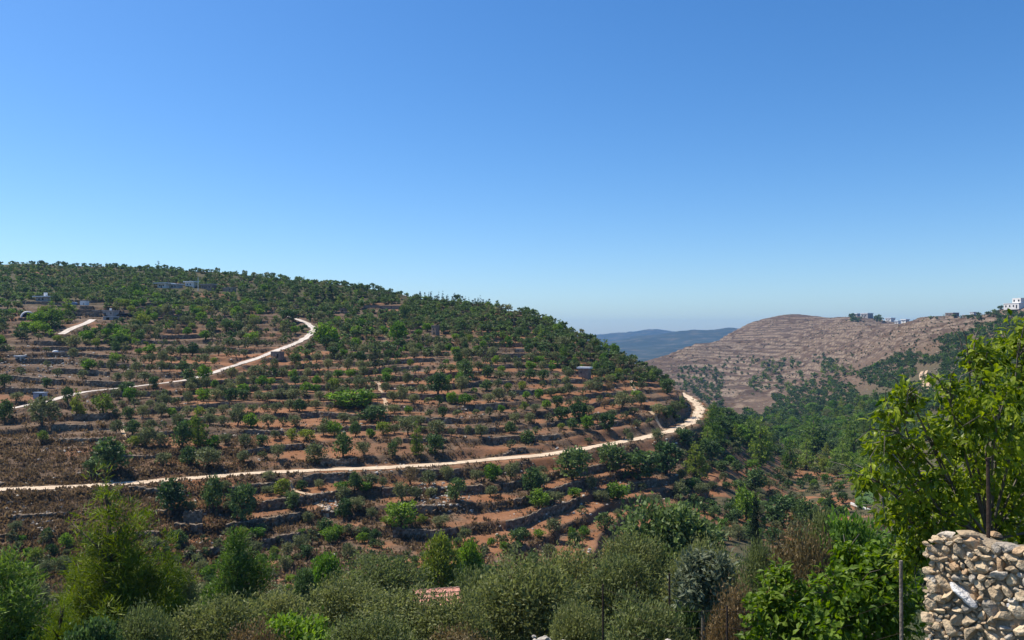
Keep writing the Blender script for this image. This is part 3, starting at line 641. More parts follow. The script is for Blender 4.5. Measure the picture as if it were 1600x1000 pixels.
x, y, z = spot(38, 496); s = y / F; w = 18 * s; h = 9 * s; t = thing('polytunnel', 'arched white-rimmed shelter with dark netting among trees on the left slope', 'greenhouse', (x, y + 2, z), face(x, y) + .15)
an = np.linspace(0, math.pi, 13); arch = np.column_stack([np.cos(an) * w / 2, np.zeros(13), np.sin(an) * h])
mb = MB(); L = 6.0; mb.add(np.concatenate([arch, arch + [0, L, 0]]), [[i, i + 1, i + 14, i + 13] for i in range(12)]); mb.build('cover', M['greysheet'], t)
MB().tube(arch + [0, -.15, 0], .3, 6).build('arch_rim', M['roofwhite'], t)
mb = MB(); mb.add(np.concatenate([arch * [.93, 1, .93] + [0, .4, 0], [[0, .4, 0]]]), [[13, i + 1, i] for i in range(12)]); mb.build('netting', M['black'], t)
x, y, z = spot(83.5, 556); s = y / F; t = thing('water_tank', 'white cylindrical water tank on a terrace of the left slope', 'water tank', (x, y + 1, z)); r_ = 4.2 * s; h = 8.5 * s
MB().tube([[0, 0, -.2], [0, 0, h * .86], [0, 0, h * .93], [0, 0, h]], [r_, r_, r_ * .85, r_ * .3], 20).build('drum', M['roofwhite'], t, True)
MB().tube([[0, 0, h], [0, 0, h + .15]], r_ * .25, 12).build('lid', M['plaster'], t)
MB().box((r_ + .5, .6, .5), (1.6, 1.0, 1.6)).build('pump_box', M['plaster'], t)
house(60, 624, 17, 10, 'shed', 'blue-grey sheet metal shed just above the narrow lane', 'shed', 'greysheet', 'greysheet', .6, (), (.32, .3, .8, 'black'), .12, .15)
house(29, 561, 10, 4, 'shed', 'small white-roofed shed on pale bare rock at the left slope', 'shed', 'plaster', 'roofwhite', .7, (), (.1, .3, .6, 'glass'), .25, .3)
house(172, 500, 22, 5, 'greenhouse', 'low white and grey plastic greenhouse below the block building', 'greenhouse', 'plaster', 'roofwhite', .3, [(.3, .45, .3, .7)], (-.2, .2, .8, 'black'), .12, .1, turn=-.1)
house(432, 559, 18, 9, 'stone_hut', 'low brown stone hut standing right beside the lane', 'hut', 'brownstone', 'brownstone', .6, (), (.3, .14, .7, 'black'), .15, .05)
house(680, 524, 9, 15, 'watchtower', 'square brown stone field watchtower in the middle of the hill', 'watchtower', 'brownstone', 'stone', 1.0, [(0, .65, .2, .15)], (.1, .25, .35, 'black'), .25, .12)
house(914, 591, 17, 15, 'stone_house', 'tan stone house with white flat roof on the right terraces', 'house', 'brownstone', 'roofwhite', .7, [(-.22, .6, .1, .2)], None, .45, .35, turn=-.35)
house(536, 487, 10, 5, 'stone_hut', 'small dark stone hut above the bend of the lane', 'hut', 'brownstone', 'brownstone', .7, (), (.1, .3, .6, 'black'), .15, .1)
house(598, 482, 60, 4.2, 'stone_terrace_house', 'long low ruined stone row on the upper middle slope', 'ruin', 'brownstone', 'stone', .08, [(-.3, .5, .03, .5), (-.05, .5, .03, .5), (.22, .5, .03, .5)], None, .12, .05, turn=-.1)
house(808, 550, 22, 4, 'stone_terrace_house', 'long low pale stone ruin on the right side of the hill', 'ruin', 'stone', 'pale', .25, [(.1, .5, .08, .6)], None, .2, .05, turn=-.15)
for px, py, w, h, lb, wa in [(1357, 497, 14, 7, 'grey-white villa among dark trees on the far ridge', 'plaster'), (1393, 500, 11, 5, 'small bright white house in the dip of the far ridge', 'whitewash'),
                             (1404, 499, 7, 4, 'white cottage next to the bright house in the far dip', 'whitewash'), (1416, 501, 9, 3.5, 'low white shed at the right of the far dip', 'whitewash'),
                             (1340, 494, 8, 4, 'grey cottage leftmost on the far ridge', 'plaster')]:
    house(px, py, w, h, 'ridge_house', lb, 'house', wa, 'roofwhite', .8, [(-.25, .55, .14, .35), (.2, .55, .14, .35)], (0, .12, .6, 'glass'), 1.0, .6, 'houses on the far ridge')
for px, py, w, h, lb, wa in [(1491, 488, 15, 5, 'tan ruined house on the near right skyline', 'brownstone'), (1511, 485, 8, 4, 'low pale house behind the white skyline house', 'brownstone'), (1522, 485.5, 7, 5, 'small white house on the right skyline', 'whitewash')]:
    house(px, py, w, h, 'ridge_house', lb, 'house', wa, 'concrete', .8, [(-.25, .55, .14, .35), (.2, .55, .14, .35)], (0, .12, .6, 'glass'), .4, .3, 'houses on the right skyline')
def upper(t, w, d, h):
    u = MB().box((.18 * w, .1 * d, h * 1.5 + .25), (w * .55, d * .7, h)).build('upper_storey', M['whitewash'], t)
    for i in (-1, 1): MB().box((.18 * w + i * w * .15, .1 * d - d * .35 - .03, h * 1.55), (w * .09, .1, h * .4)).build('window', M['glass'], u)
house(1594, 482, 28, 8, 'ridge_house', 'large two-tier white house topping the right skyline', 'house', 'whitewash', 'roofwhite', .7, [(-.35, .5, .08, .4), (-.1, .5, .08, .4), (.15, .5, .08, .4)], (.35, .08, .7, 'glass'), .4, .3, extra=upper)
# ruin by the near left, and the roof showing between the near olive trees
x, y, z = spot(290, 835); s = y / F
t = thing('stone_ruin', 'ruined grey stone enclosure with broken upper corner below the lower road', 'ruin', (x, y + 1, z), face(x, y) - .15)
def ragged(wd, h0, h1, th, seed):
    rg = np.random.default_rng(seed); n = 14; V = []
    for i in range(n):
        xx = (i / (n - 1) - .5) * wd; h = h0 + (h1 - h0) * i / (n - 1) + rg.normal(0, .12); V += [[xx, -th / 2 + rg.normal(0, .05), -.6], [xx, -th / 2 + rg.normal(0, .05), h * .5], [xx, -th / 2, h], [xx, th / 2, h + rg.normal(0, .06)], [xx, th / 2, -.6]]
    k = np.arange(n * 5).reshape(n, 5); q = np.stack([k[:-1, :-1], k[1:, :-1], k[1:, 1:], k[:-1, 1:]], -1).reshape(-1, 4)
    return MB().add(V, q).add(np.array(V)[list(range(5)) + list(range(n * 5 - 5, n * 5))], [[0, 4, 3, 2], [5, 7, 8, 9]])
o = ragged(42 * s, 1.5, 1.2, .7, 1).build('front_wall', M['drywall'], t); o.location = (0, 0, 0)
o = ragged(28 * s, 2.6, 2.9, .7, 2).build('back_wall', M['drywall'], t); o.location = (.3, 2.2, 0)
o = ragged(60 * s, .8, .5, .6, 4).build('side_wall', M['drywall'], t); o.location = (4.2, 1.4, 0)
Yr = 36.0; xr = (682 - 800) / F * Yr; zr = -12.45
t = thing('garden_shed', 'garden shed with a red ribbed roof half hidden by near olive trees', 'shed', (xr, Yr + 1.6, zat(xr, Yr + 1.6)), .22); gz = zat(xr, Yr + 1.6)
MB().box((0, .5, (zr - gz) / 2 - .35), (1.9, 1.6, zr - gz - .1)).build('wall', M['plaster'], t)
mb = MB(); xs = np.linspace(-1.15, 1.15, 61); zz = .035 * np.abs(np.sin(xs * 10.5)); V = []
for yy, dz in ((-.5, -.27), (1.5, .12)):
    V.append(np.column_stack([xs, xs * 0 + yy, zz + dz])); V.append(np.column_stack([xs, xs * 0 + yy, zz + dz - .05]))
V = np.concatenate(V); k = np.arange(60)[:, None]; mb.add(V, np.concatenate([k + [[0, 1, 123, 122]], k + [[61, 183, 184, 62]], k + [[0, 61, 62, 1]]]))
o = mb.build('roof', M['rooftile'], t); o.location = (0, 0, zr - gz)
mb = MB(); [mb.box((0, -.3 + .42 * i, -.22 + .082 * i + .055), (2.3, .035, .03)) for i in range(5)]; o = mb.build('batten', M['wood'], t); o.location = (0, 0, zr - gz)
# a car parked under the trees
Yc = 74.0; xc = (935 - 800) / F * Yc; zc = zat(xc, Yc); t = thing('parked_car', 'silver-blue car mostly hidden behind bushes beyond the near olives', 'car', (xc, Yc, zc), .5)
pr = [(-2.1, .35), (-2.1, .75), (-1.95, .95), (-1.1, 1.02), (-.5, 1.45), (.9, 1.47), (1.6, 1.05), (2.05, .95), (2.1, .4)]
V = [[a, -.82, b] for a, b in pr] + [[a, .82, b] for a, b in pr]; mb = MB(); mb.add(V, [[i, i + 1, i + 10, i + 9] for i in range(8)] + [[8, 0, 9, 17]])
for q in (0, 9): mb.add(np.array(V)[q:q + 9], [[0, i, i + 1] if q else [0, i + 1, i] for i in range(1, 8)])
mb.build('body', M['carpaint'], t)
MB().add([[-1.06, -.7, 1.055], [-.56, -.66, 1.415], [-.56, .66, 1.415], [-1.06, .7, 1.055]], [[0, 1, 2, 3]]).build('windscreen', M['glass'], t).location = (-.03, 0, .02)
for sd_ in (-1, 1): MB().add([[-.8, sd_ * .83, 1.05], [-.4, sd_ * .83, 1.38], [.8, sd_ * .83, 1.4], [1.3, sd_ * .83, 1.08]], [[0, 1, 2, 3]]).build('side_window', M['glass'], t)
for a in (-1.3, 1.3):
    for b in (-.78, .78): MB().tube([[a, b - .1, .33], [a, b + .1, .33]], .33, 16).build('wheel', M['tyre'], t)

SHOW += [(38, 496, 10, spot(38, 496)[1]), (83.5, 556, 6, spot(83.5, 556)[1]), (309.5, 455, 2, spot(309.5, 455)[1]), (115, 476, 5, spot(115, 476)[1]), (290, 835, 26, spot(290, 835)[1])]
RLP = np.column_stack([800 + F * RL[:, 0] / RL[:, 1], HZ - F * RL[:, 2] / RL[:, 1]]); RUP = np.column_stack([800 + F * RU[:, 0] / RU[:, 1], HZ - F * RU[:, 2] / RU[:, 1]])
RSP = np.column_stack([800 + F * RS[:, 0] / RS[:, 1], HZ - F * RS[:, 2] / RS[:, 1]])
def hides(x, y, w, h, rnd, keep=.12):
    """would a plant here stand in front of a house, or of the road?"""
    z = zat(x, y); px = 800 + F * x / y; pb = HZ - F * z / y; pt = HZ - F * (z + h) / y; hw = w * F / y / 2
    for a, b, c, d in SHOW:
        if y < d and abs(px - a) < c + hw and pt < b - 1.5 and pb > b - 1: return True
    for L, P in ((RLP, RL), (RUP, RU), (RSP, RS)):
        m = np.abs(L[:, 0] - px) < hw + 1
        if m.any() and np.any((L[m, 1] > pt + 1) & (L[m, 1] < pb + 1) & (P[m, 1] > y)): return rnd > keep
    return False

# ------------------------------------------------------------------ trees: the ones the photo singles out
rgt = np.random.default_rng(11)
def lod_for(wpx): return 0 if wpx < 12 else 1 if wpx < 75 else 2
def key_tree(px, py, wp, hp, kind, label, group=None):
    h = hit(px, py)
    if not h: return
    x, y = h; s = y / F; y2 = y + wp * s * .15
    plant(x, y2, wp * s, hp * s, kind, max(1, lod_for(wp)), label, group)
key_tree(168, 747, 58, 56, 'oak', 'large dark double-crowned oak just above the lower road, opposite the near pine')
key_tree(283, 702, 34, 44, 'oak', 'dark round oak touching the tall pale pine above the lower road')
key_tree(307, 698, 36, 62, 'ltpine', 'tall pale green pine above the lower road beside a dark oak')
key_tree(292, 729, 29, 31, 'oak', 'round oak at the lower road edge under the pale pine')
key_tree(322, 735, 46, 32, 'olive', 'wide grey bush at the lower road edge right of the round oak')
key_tree(266, 807, 44, 52, 'oak', 'pointed dark oak below the lower road, leftmost of three')
key_tree(331, 806, 34, 56, 'oak', 'tall dark oak below the lower road, middle of three')
key_tree(376, 823, 48, 58, 'oak', 'broad dark oak below the lower road, rightmost of three')
key_tree(62, 672, 42, 44, 'olive', 'very large grey-green olive tree below the narrow lane near the left edge')
key_tree(65, 692, 17, 17, 'yellow', 'small pale round shrub alone on the dark slope at left')
key_tree(118, 650, 25, 40, 'ltpine', 'yellow-green pointed pine just below the narrow lane')
key_tree(159, 648, 32, 30, 'yellow', 'yellow-green rounded tree just below the narrow lane')
key_tree(104, 635, 19, 26, 'oak', 'dark oak touching the lane left of the pointed pine')
key_tree(5, 662, 24, 34, 'oak', 'dark oak at the left edge where the lane starts')
key_tree(294, 597, 24, 20, 'oak', 'dark round oak growing over the lane')
key_tree(318, 600, 24, 26, 'bright', 'green tree beside the dark oak over the lane')
key_tree(196, 613, 26, 16, 'oak', 'low dark bush in front of the lane on the left slope')
key_tree(137, 584, 24, 18, 'bright', 'green bush on the terrace above the lane near the white tank')
key_tree(684, 625, 36, 36, 'oak', 'large dark round oak among olives in the middle of the hill')
key_tree(727, 592, 32, 30, 'oak', 'dark oak right of the middle above the large round oak')
key_tree(535, 718, 31, 40, 'oak', 'pointed dark oak just above the middle of the lower road')
key_tree(491, 730, 44, 34, 'olive', 'wide grey-green bush just above the lower road left of the pointed oak')
key_tree(650, 716, 25, 54, 'ltpine', 'tall pale green pine just above the lower road near its middle')
key_tree(679, 714, 32, 32, 'oak', 'dark oak at the foot of the tall pale pine')
key_tree(613, 716, 16, 24, 'oak', 'slim dark bush left of the tall pale pine above the road')
key_tree(555, 683, 21, 24, 'oak', 'small round dark oak alone on bare soil')
key_tree(580, 660, 46, 24, 'oak', 'low wide dark thicket on bare soil at the hill middle')
key_tree(545, 640, 74, 30, 'bright', 'very wide green thicket in the olive terraces')
key_tree(520, 612, 20, 22, 'yellow', 'bright yellow-green tree left of the wide thicket')
key_tree(712, 784, 32, 36, 'oak', 'dark oak with a clear stem below the lower road')
key_tree(553, 772, 21, 30, 'oak', 'dark upright oak in the olive row under the lower road')
key_tree(533, 776, 26, 16, 'bright', 'low bright bush beside the dark upright oak below the road')
key_tree(626, 838, 50, 42, 'bright', 'large rich green tree in front of the long stone wall')
key_tree(527, 843, 20, 24, 'bright', 'small rich green tree at the foot of the stone path')
key_tree(586, 578, 9, 38, 'cypress', 'single dark cypress rising from the olive terraces')
key_tree(516, 475, 9, 32, 'cypress', 'tallest cypress of the pair above the lane bend')
key_tree(505, 477, 9, 26, 'cypress', 'shorter cypress of the pair above the lane bend')
key_tree(632, 503, 17, 26, 'oak', 'dark upright oak on the upper slope under the long ruin')
key_tree(621, 534, 30, 32, 'bright', 'bright green rounded tree in the middle of the upper slope')
key_tree(505, 540, 38, 34, 'bright', 'rich green tree beside the bend of the lane')
key_tree(450, 505, 30, 20, 'oak', 'grey-green tree over the upper end of the lane')
key_tree(209, 464, 22, 30, 'pine', 'dark pine left of the hamlet')
key_tree(104, 494, 24, 32, 'pine', 'dark pine below the white farmhouse on the left slope')
key_tree(78, 514, 38, 40, 'pine', 'large mid green pine beside the arched shelter')
key_tree(55, 510, 26, 24, 'bright', 'rounded tree between arched shelter and large pine')
key_tree(895, 752, 56, 50, 'oak', 'large dark oak below the lower road, leftmost of the right-hand grove')
key_tree(958, 738, 44, 44, 'oak', 'dark tall oak below the lower road in the grove')
key_tree(1000, 752, 60, 46, 'oak', 'broad mid green oak in the middle of the grove below the road')
key_tree(1042, 742, 50, 50, 'oak', 'dark broad oak in the grove below the road bend')
key_tree(1088, 750, 46, 56, 'ltpine', 'bright green rounded pine below the road bend')
key_tree(833, 774, 44, 40, 'oak', 'dark green oak with olive row in front, below the lower road')
key_tree(1070, 702, 32, 28, 'oak', 'dark oak under the outside of the road bend')
key_tree(1028, 698, 20, 26, 'olive', 'grey olive tree standing on the edge of the lower road')
key_tree(985, 694, 14, 18, 'olive', 'small olive tree leaning over the lower road')
key_tree(905, 662, 30, 34, 'oak', 'green oak on the bare slope above the lower road')
key_tree(950, 675, 30, 28, 'oak', 'dark green oak above the lower road near the bend')
key_tree(1055, 652, 26, 22, 'olive', 'round grey bush inside the road bend')
key_tree(1190, 730, 44, 76, 'pine', 'tall dark pine in the valley right of the road bend')
key_tree(1236, 742, 32, 58, 'pine', 'tall slim pine in the valley beside the tall dark one')
key_tree(1275, 708, 62, 62, 'pine', 'large mid green pine high in the valley wood')
key_tree(1338, 722, 44, 72, 'pine', 'large pine with a deep shaded side behind the mulberry twigs')
key_tree(1262, 735, 40, 36, 'pine', 'pale broad pine low in the valley wood')
key_tree(1225, 825, 60, 50, 'oak', 'round dark oak at the edge of the red valley field')
key_tree(1168, 815, 40, 52, 'bright', 'bright green tree beside the narrow cypress')
key_tree(1265, 828, 46, 48, 'oak', 'dark oak clump below the red terraced field')
key_tree(1182, 770, 38, 36, 'oak', 'round dark oak above the narrow cypress')
key_tree(1452, 493.5, 15, 11, 'oak', 'dark round oak alone under the far right ridge')
key_tree(1552, 480, 6, 14, 'pine', 'pointed dark conifer on the right skyline')

# olives in rows along the terraces, row by row, plus the growth between them
def density(px, py):
    if 170 < px < 1010 and 540 < py < 705: d = 1.0
    elif 380 < px < 900 and 735 < py < 850: d = .62
    elif 780 < px < 980 and 755 < py < 840: d = .85
    elif px <= 230 and py < 640: d = .30
    elif px <= 250: d = .10
    elif py > 700: d = .22
    elif 480 < py <= 545: d = .45
    else: d = .3
    if px > 480 and 690 < py < 735: d *= .45
    return d
for k in range(-22, 6):
    pxs, ys = contour(k); good = ~np.isnan(ys)
    p = -20 + rgt.uniform(0, 20)
    while p < 1060:
        i = int((p + 150) / 4)
        if i < len(ys) and good[i]:
            Y = ys[i] + rgt.uniform(1.2, 6.0); x = (p - 800) / F * Y; z = zat(x, Y); py = HZ - F * z / Y; dn = density(p, py)
            if 500 < py < 860 and rgt.random() < dn * (.45 + 1.1 * float(fbm(x / 25, Y / 25, 61, 2))) and not near_road(x, Y, 1.3) and not occupied(x, Y, .8) and not hides(x, Y, 3, 2.4, rgt.random()):
                u = rgt.random(); w = rgt.uniform(1.8, 3.6); w *= 1.35 if rgt.random() < .07 else 1; h = w * rgt.uniform(.62, 1.0)
                kd = 'olive' if u < .70 else 'oak' if u < .83 else 'bright' if u < .94 else 'yellow' if u < .975 else 'dry'
                if kd == 'oak': w *= 1.05; h = w * rgt.uniform(.75, 1.05)
                plant(x, Y, w, h, kd, max(1, lod_for(w * F / Y)), zone='terrace')
                p += rgt.uniform(2.1, 3.7) * F / Y
            else: p += rgt.uniform(1.5, 3.5) * F / Y
        else: p += 6
# free growth, zone by zone: (photo box, tries, kinds, width range, keep-apart factor, zone)
def crest_py(px): return np.interp(px, [-60, 0, 200, 400, 500, 600, 700, 800, 860, 920, 1000, 1060], [408, 409, 416, 427, 436, 451, 464, 474, 496, 520, 566, 598])
def scatter(box, tries, kinds, wr, ap, zone, test=None, aspect=(.62, .92)):
    ks, ws = zip(*kinds); cw = np.cumsum(ws) / sum(ws)
    for _ in range(tries):
        px = rgt.uniform(box[0], box[1]); py = rgt.uniform(box[2], box[3])
        if test and not test(px, py): continue
        h = hit(px, py)
        if not h: continue
        x, y = h; w = rgt.uniform(*wr)
        if occupied(x, y, w * ap) or near_road(x, y, w * .55) or hides(x, y, w, w, rgt.random(), .05): continue
        kd = ks[int(np.searchsorted(cw, rgt.random()))]; hh = w * rgt.uniform(*aspect)
        if kd in ('pine', 'ltpine'): hh = w * rgt.uniform(1.0, 1.45)
        if kd == 'cypress': w = rgt.uniform(.9, 1.3); hh = rgt.uniform(4, 7)
        plant(x, y, w, hh, kd, 1 if zone == 'valley' else lod_for(w * F / y), zone=zone)
EV = [('oak', .8), ('olive', .12), ('pine', .08)]
scatter((-40, 1000, 405, 560), 11000, EV, (1.9, 3.8), .34, 'hilltop', lambda a, b: b < crest_py(a) + 58 and b > crest_py(a) - 3 and not (650 < a < 812 and b < crest_py(a) + 10))
scatter((560, 1075, 455, 600), 2600, [('oak', .66), ('olive', .14), ('pine', .14), ('bright', .06)], (2.0, 4.2), .4, 'shoulder',
        lambda a, b: crest_py(a) + (10 if a < 812 else 0) < b < crest_py(a) + 40 + 40 * sstep(700, 900, a))
scatter((-30, 560, 440, 545), 1500, [('oak', .45), ('bright', .28), ('olive', .2), ('yellow', .07)], (2.4, 4.8), .55, 'upper', lambda a, b: fbm(a / 60, b / 22, 7, 2) > .46)
scatter((180, 420, 455, 492), 500, [('bright', .62), ('yellow', .18), ('oak', .2)], (3.0, 5.0), .5, 'upper')
scatter((440, 860, 470, 560), 900, [('oak', .5), ('olive', .3), ('bright', .2)], (2.0, 4.0), .6, 'upper')
scatter((1040, 1130, 575, 720), 700, [('oak', .5), ('pine', .35), ('bright', .15)], (3.0, 6.0), .40, 'valley', lambda a, b: b < 640 and a > 1060 or a > 1105)
scatter((1110, 1400, 600, 770), 1700, [('pine', .30), ('ltpine', .10), ('oak', .30), ('bright', .20), ('olive', .10)], (4.0, 8.0), .42, 'valley', lambda a, b: fbm(a / 34, b / 24, 25, 2) > .36 and b < 640 + .35 * (a - 1000) and b > 655 - .12 * (a - 1100))
scatter((1060, 1320, 690, 850), 420, [('oak', .5), ('olive', .4), ('bright', .1)], (1.8, 3.6), .55, 'valley')
scatter((1120, 1620, 490, 690), 9000, [('oak', .74), ('pine', .08), ('olive', .1), ('bright', .08)], (2.6, 5.4), .36, 'rightslope', lambda a, b: b > 606 - .35 * (a - 1250) + 30 * (fbm(a / 30, b / 30, 18, 2) - .5) and fbm(a / 40, b / 22, 8, 2) > .34 and not (1430 < a < 1470 and 570 < b < 615))
scatter((1040, 1600, 480, 620), 1300, [('oak', .8), ('olive', .2)], (2.5, 5.0), .7, 'brownhill', lambda a, b: b > 560 - .02 * (a - 1040) and fbm(a / 50, b / 18, 12, 2) > .60 - .1 * (b > 585))
scatter((1330, 1425, 488, 503), 200, [('oak', .8), ('pine', .2)], (6, 10), .4, 'farridge')
scatter((1440, 1640, 462, 500), 160, [('oak', .9), ('cypress', .1)], (3, 6), .5, 'farridge')
scatter((1170, 1330, 565, 615), 260, [('pine', .6), ('oak', .4)], (4, 8), .5, 'brownhill', lambda a, b: fbm(a / 30, b / 14, 15, 2) > .5)
# a long file of young cypresses on the skyline
for k, p in enumerate(np.linspace(655, 806, 34) + rgt.normal(0, 1.4, 34)):
    h = hit(p, crest_py(p) + 4.5) or hit(p, crest_py(p) + 9)
    if h: plant(h[0], h[1], rgt.uniform(.9, 1.3), rgt.uniform(3.0, 5.2), 'cypress', 0, f"{ordinal(k + 1)} cypress from left in the long file along the skyline", 'cypresses on the skyline')
for p in (925, 932, 945, 950, 860, 905):
    h = hit(p, crest_py(p) + 3) or hit(p, crest_py(p) + 9)
    if h: plant(h[0], h[1], 2.6, rgt.uniform(3.5, 5.5), 'pine', 0, None, None, zone='shoulder')

# ------------------------------------------------------------------ near trees and bushes on the slope below the viewpoint
def near_tree(px, top, wp, Y, kind, label, group=None, cat=None):
    x = (px - 800) / F * Y; zb = zat(x, Y); zt_ = (HZ - top) / F * Y
    plant(x, Y, wp * Y / F, max(zt_ - zb, .6), kind, 2, label, group, zone='near')
near_tree(172, 744, 235, 40, 'plume', 'tall feathery green pine at the near left, its top crossing the lower road')
near_tree(12, 862, 190, 25, 'pine', 'dense green pine filling the lower left corner')
near_tree(95, 915, 130, 22, 'plume', 'yellow-green bush between the two near pines at lower left')
near_tree(372, 828, 140, 54, 'pine', 'rounded green pine right of the tall feathery one')
near_tree(262, 850, 110, 46, 'plume', 'low pine at the right foot of the tall feathery pine')
near_tree(282, 888, 44, 62, 'olive', 'small grey olive bush on bare soil left of the rounded pine')
near_tree(505, 862, 62, 68, 'bright', 'bright green upright bush on bare soil below the stone path')
near_tree(478, 890, 46, 64, 'oak', 'dark bush at the left foot of the bright upright bush')
near_tree(690, 838, 78, 74, 'yellow', 'yellow-green tree standing behind the red shed roof')
near_tree(735, 845, 50, 78, 'bright', 'mid green tree right behind the yellow-green tree')
near_tree(590, 868, 140, 56, 'olive', 'broad olive tree behind the left end of the red roof')
near_tree(545, 905, 150, 40, 'olive', 'near olive tree left of the red shed roof')
near_tree(650, 929, 190, 32, 'olive', 'near olive tree in front of the red shed roof')
near_tree(722, 934, 120, 31, 'olive', 'small near olive tree covering the right end of the red shed')
near_tree(745, 888, 130, 44, 'olive', 'near olive tree right of the red shed roof')
near_tree(815, 872, 170, 36, 'olive', 'large near olive tree with a bare bent trunk at bottom centre')
near_tree(885, 858, 150, 48, 'olive', 'large olive tree just left of the hidden car')
near_tree(905, 940, 120, 26, 'olive', 'near olive tree behind the leftmost rusty post')
near_tree(975, 868, 150, 46, 'olive', 'olive tree just right of the hidden car')
near_tree(1050, 790, 175, 64, 'oak', 'very broad dark oak rising in the middle distance at right of centre')
near_tree(990, 832, 120, 60, 'olive', 'tall grey olive crown leaning on the very broad dark oak')
near_tree(1181, 771, 20, 82, 'cypress', 'narrow dark cypress standing alone below the valley fields, right of the broad oak')
near_tree(1100, 846, 120, 44, 'olive', 'olive tree in front of the very broad dark oak')
near_tree(1010, 934, 150, 21, 'olive', 'pale near olive bush at the bottom right of the wire fence')
near_tree(1335, 798, 130, 40, 'bright', 'green almond-like bush behind the dry brown bush')
near_tree(1285, 800, 90, 46, 'olive', 'grey-green bush left of the green bush below the valley field')
near_tree(1200, 850, 100, 38, 'olive', 'olive-coloured bush left of the dry brown bush')
near_tree(1258, 818, 140, 27, 'dry', 'large dry brown bush in the right foreground')
near_tree(1145, 905, 95, 21, 'dry', 'reddish dry bush around the short rusty post')
near_tree(330, 935, 170, 28, 'olive', 'grey-green near bush at the bottom, right of the tall pine')
near_tree(430, 925, 130, 33, 'olive', 'near olive bush at the bottom left of centre')
near_tree(225, 945, 130, 22, 'olive', 'sprawling grey bush under the tall feathery pine')
near_tree(470, 955, 140, 24, 'bright', 'low bright bush at the bottom edge left of centre')
near_tree(575, 962, 150, 22, 'olive', 'low near olive bush at the bottom edge under the red roof')
near_tree(720, 975, 130, 22, 'dry', 'straw-coloured dry bush at the bottom centre')
near_tree(1080, 905, 60, 30, 'oak', 'dark bush behind the grey-leaved shrub')
near_tree(400, 975, 120, 20, 'dry', 'dry twiggy bush at the bottom edge left of centre')
near_tree(140, 965, 120, 19, 'oak', 'dark low bush at the bottom edge between the near pines')
for _ in range(900):        # undergrowth between them
    Y = rgt.uniform(14, 94); px = rgt.uniform(-120, 1420); x = (px - 800) / F * Y; z = zat(x, Y); w = rgt.uniform(1.0, 2.4) * (.7 + Y / 120)
    h = w * rgt.uniform(.6, 1.0); lim = np.interp(px, [0, 250, 320, 450, 600, 800, 950, 1000, 1150, 1250, 1420], [905, 905, 910, 912, 895, 890, 860, 830, 830, 845, 860])
    top = HZ - F * (z + h) / Y
    if top < lim or occupied(x, Y, w * .22): continue
    plant(x, Y, w, h, ['olive', 'oak', 'dry', 'bright'][int(np.searchsorted([.5, .72, .9, 1.0], rgt.random()))], 2 if w * F / Y > 55 else 1, zone='under')
for _ in range(800):        # bushes at the valley foot
    px = rgt.uniform(-20, 1060); py = rgt.uniform(835, 925); h = hit(px, py)
    if not h or fbm(px / 50, py / 20, 19, 2) < .48: continue
    w = rgt.uniform(1.0, 2.6)
    if occupied(h[0], h[1], w * .5): continue
    plant(h[0], h[1], w, w * rgt.uniform(.7, 1.1), ['olive', 'oak', 'bright', 'yellow'][int(np.searchsorted([.45, .7, .92, 1.0], rgt.random()))], 1, zone='foot')

# ------------------------------------------------------------------ names, labels, limits; then the trees themselves
LOOK = {'olive': 'grey-green olive tree', 'oak': 'dark evergreen oak', 'pine': 'mid green pine', 'cypress': 'slim cypress', 'bright': 'fresh green tree', 'yellow': 'yellow-green tree', 'dry': 'brown dry bush', 'ltpine': 'pale green pine', 'plume': 'feathery pine'}
for t in TREES:
    t['z'] = zat(t['x'], t['y']); t['px'] = 800 + F * t['x'] / t['y']; t['py'] = HZ - F * t['z'] / t['y']; t['size'] = t['w'] * t['h'] / t['y'] ** 2
    t['name'] = NAMES[t['kind']][0]
def rowof(t): return int(round((zat(t['x'], t['y'], ZS) + 24) / TH))
def third(v, a, b, names): return names[min(len(names) - 1, max(0, int((v - a) / (b - a) * len(names))))]
rows = {}
for t in TREES:
    if t['label']: continue
    if t['zone'] == 'terrace':
        r = rowof(t); t['r'] = r; rows.setdefault((t['kind'], r), []).append(t); t['group'] = 'trees along the terraces: ' + t['name'].replace('_', ' ')
for (kd, r), lst in rows.items():
    lst.sort(key=lambda t: t['px']); wh = f"{ordinal(r)} terrace above the lower road" if r > 0 else f"{ordinal(1 - r)} terrace below the lower road"
    for i, t in enumerate(lst): t['label'] = f"{LOOK[kd]}, {ordinal(i + 1)} from left on the {wh}"
ZL = {'hilltop': lambda t: 'in the wood ' + third(t['px'], 0, 900, ['on the far left hilltop', 'above the white farmhouse', 'above the hamlet', 'behind the cypress pair', 'under the skyline cypresses', 'on the steep right shoulder']),
      'shoulder': lambda t: 'on the hill shoulder ' + third(t['px'], 560, 1075, ['under the hilltop wood', 'under the skyline cypresses', 'above the tan stone house', 'over the road bend']),
      'upper': lambda t: 'on the upper slope ' + third(t['px'], 0, 860, ['around the arched shelter', 'around the block building', 'below the hamlet', 'beside the lane bend', 'around the watchtower', 'right of the watchtower']),
      'valley': lambda t: 'in the valley wood ' + third(t['px'], 1040, 1400, ['just outside the road bend', 'below the road bend', 'around the tall pines', 'behind the mulberry twigs']),
      'rightslope': lambda t: 'on the right slope ' + third(t['px'], 1120, 1620, ['at the valley head', 'left of the twin track', 'right of the twin track', 'behind the mulberry']),
      'brownhill': lambda t: 'on the bare brown hill ' + third(t['px'], 1040, 1600, ['at its foot', 'under its summit', 'under the far houses', 'under the right skyline']),
      'farridge': lambda t: 'by the houses ' + ('in the far dip' if t['px'] < 1430 else 'on the right skyline')}
zc = {}
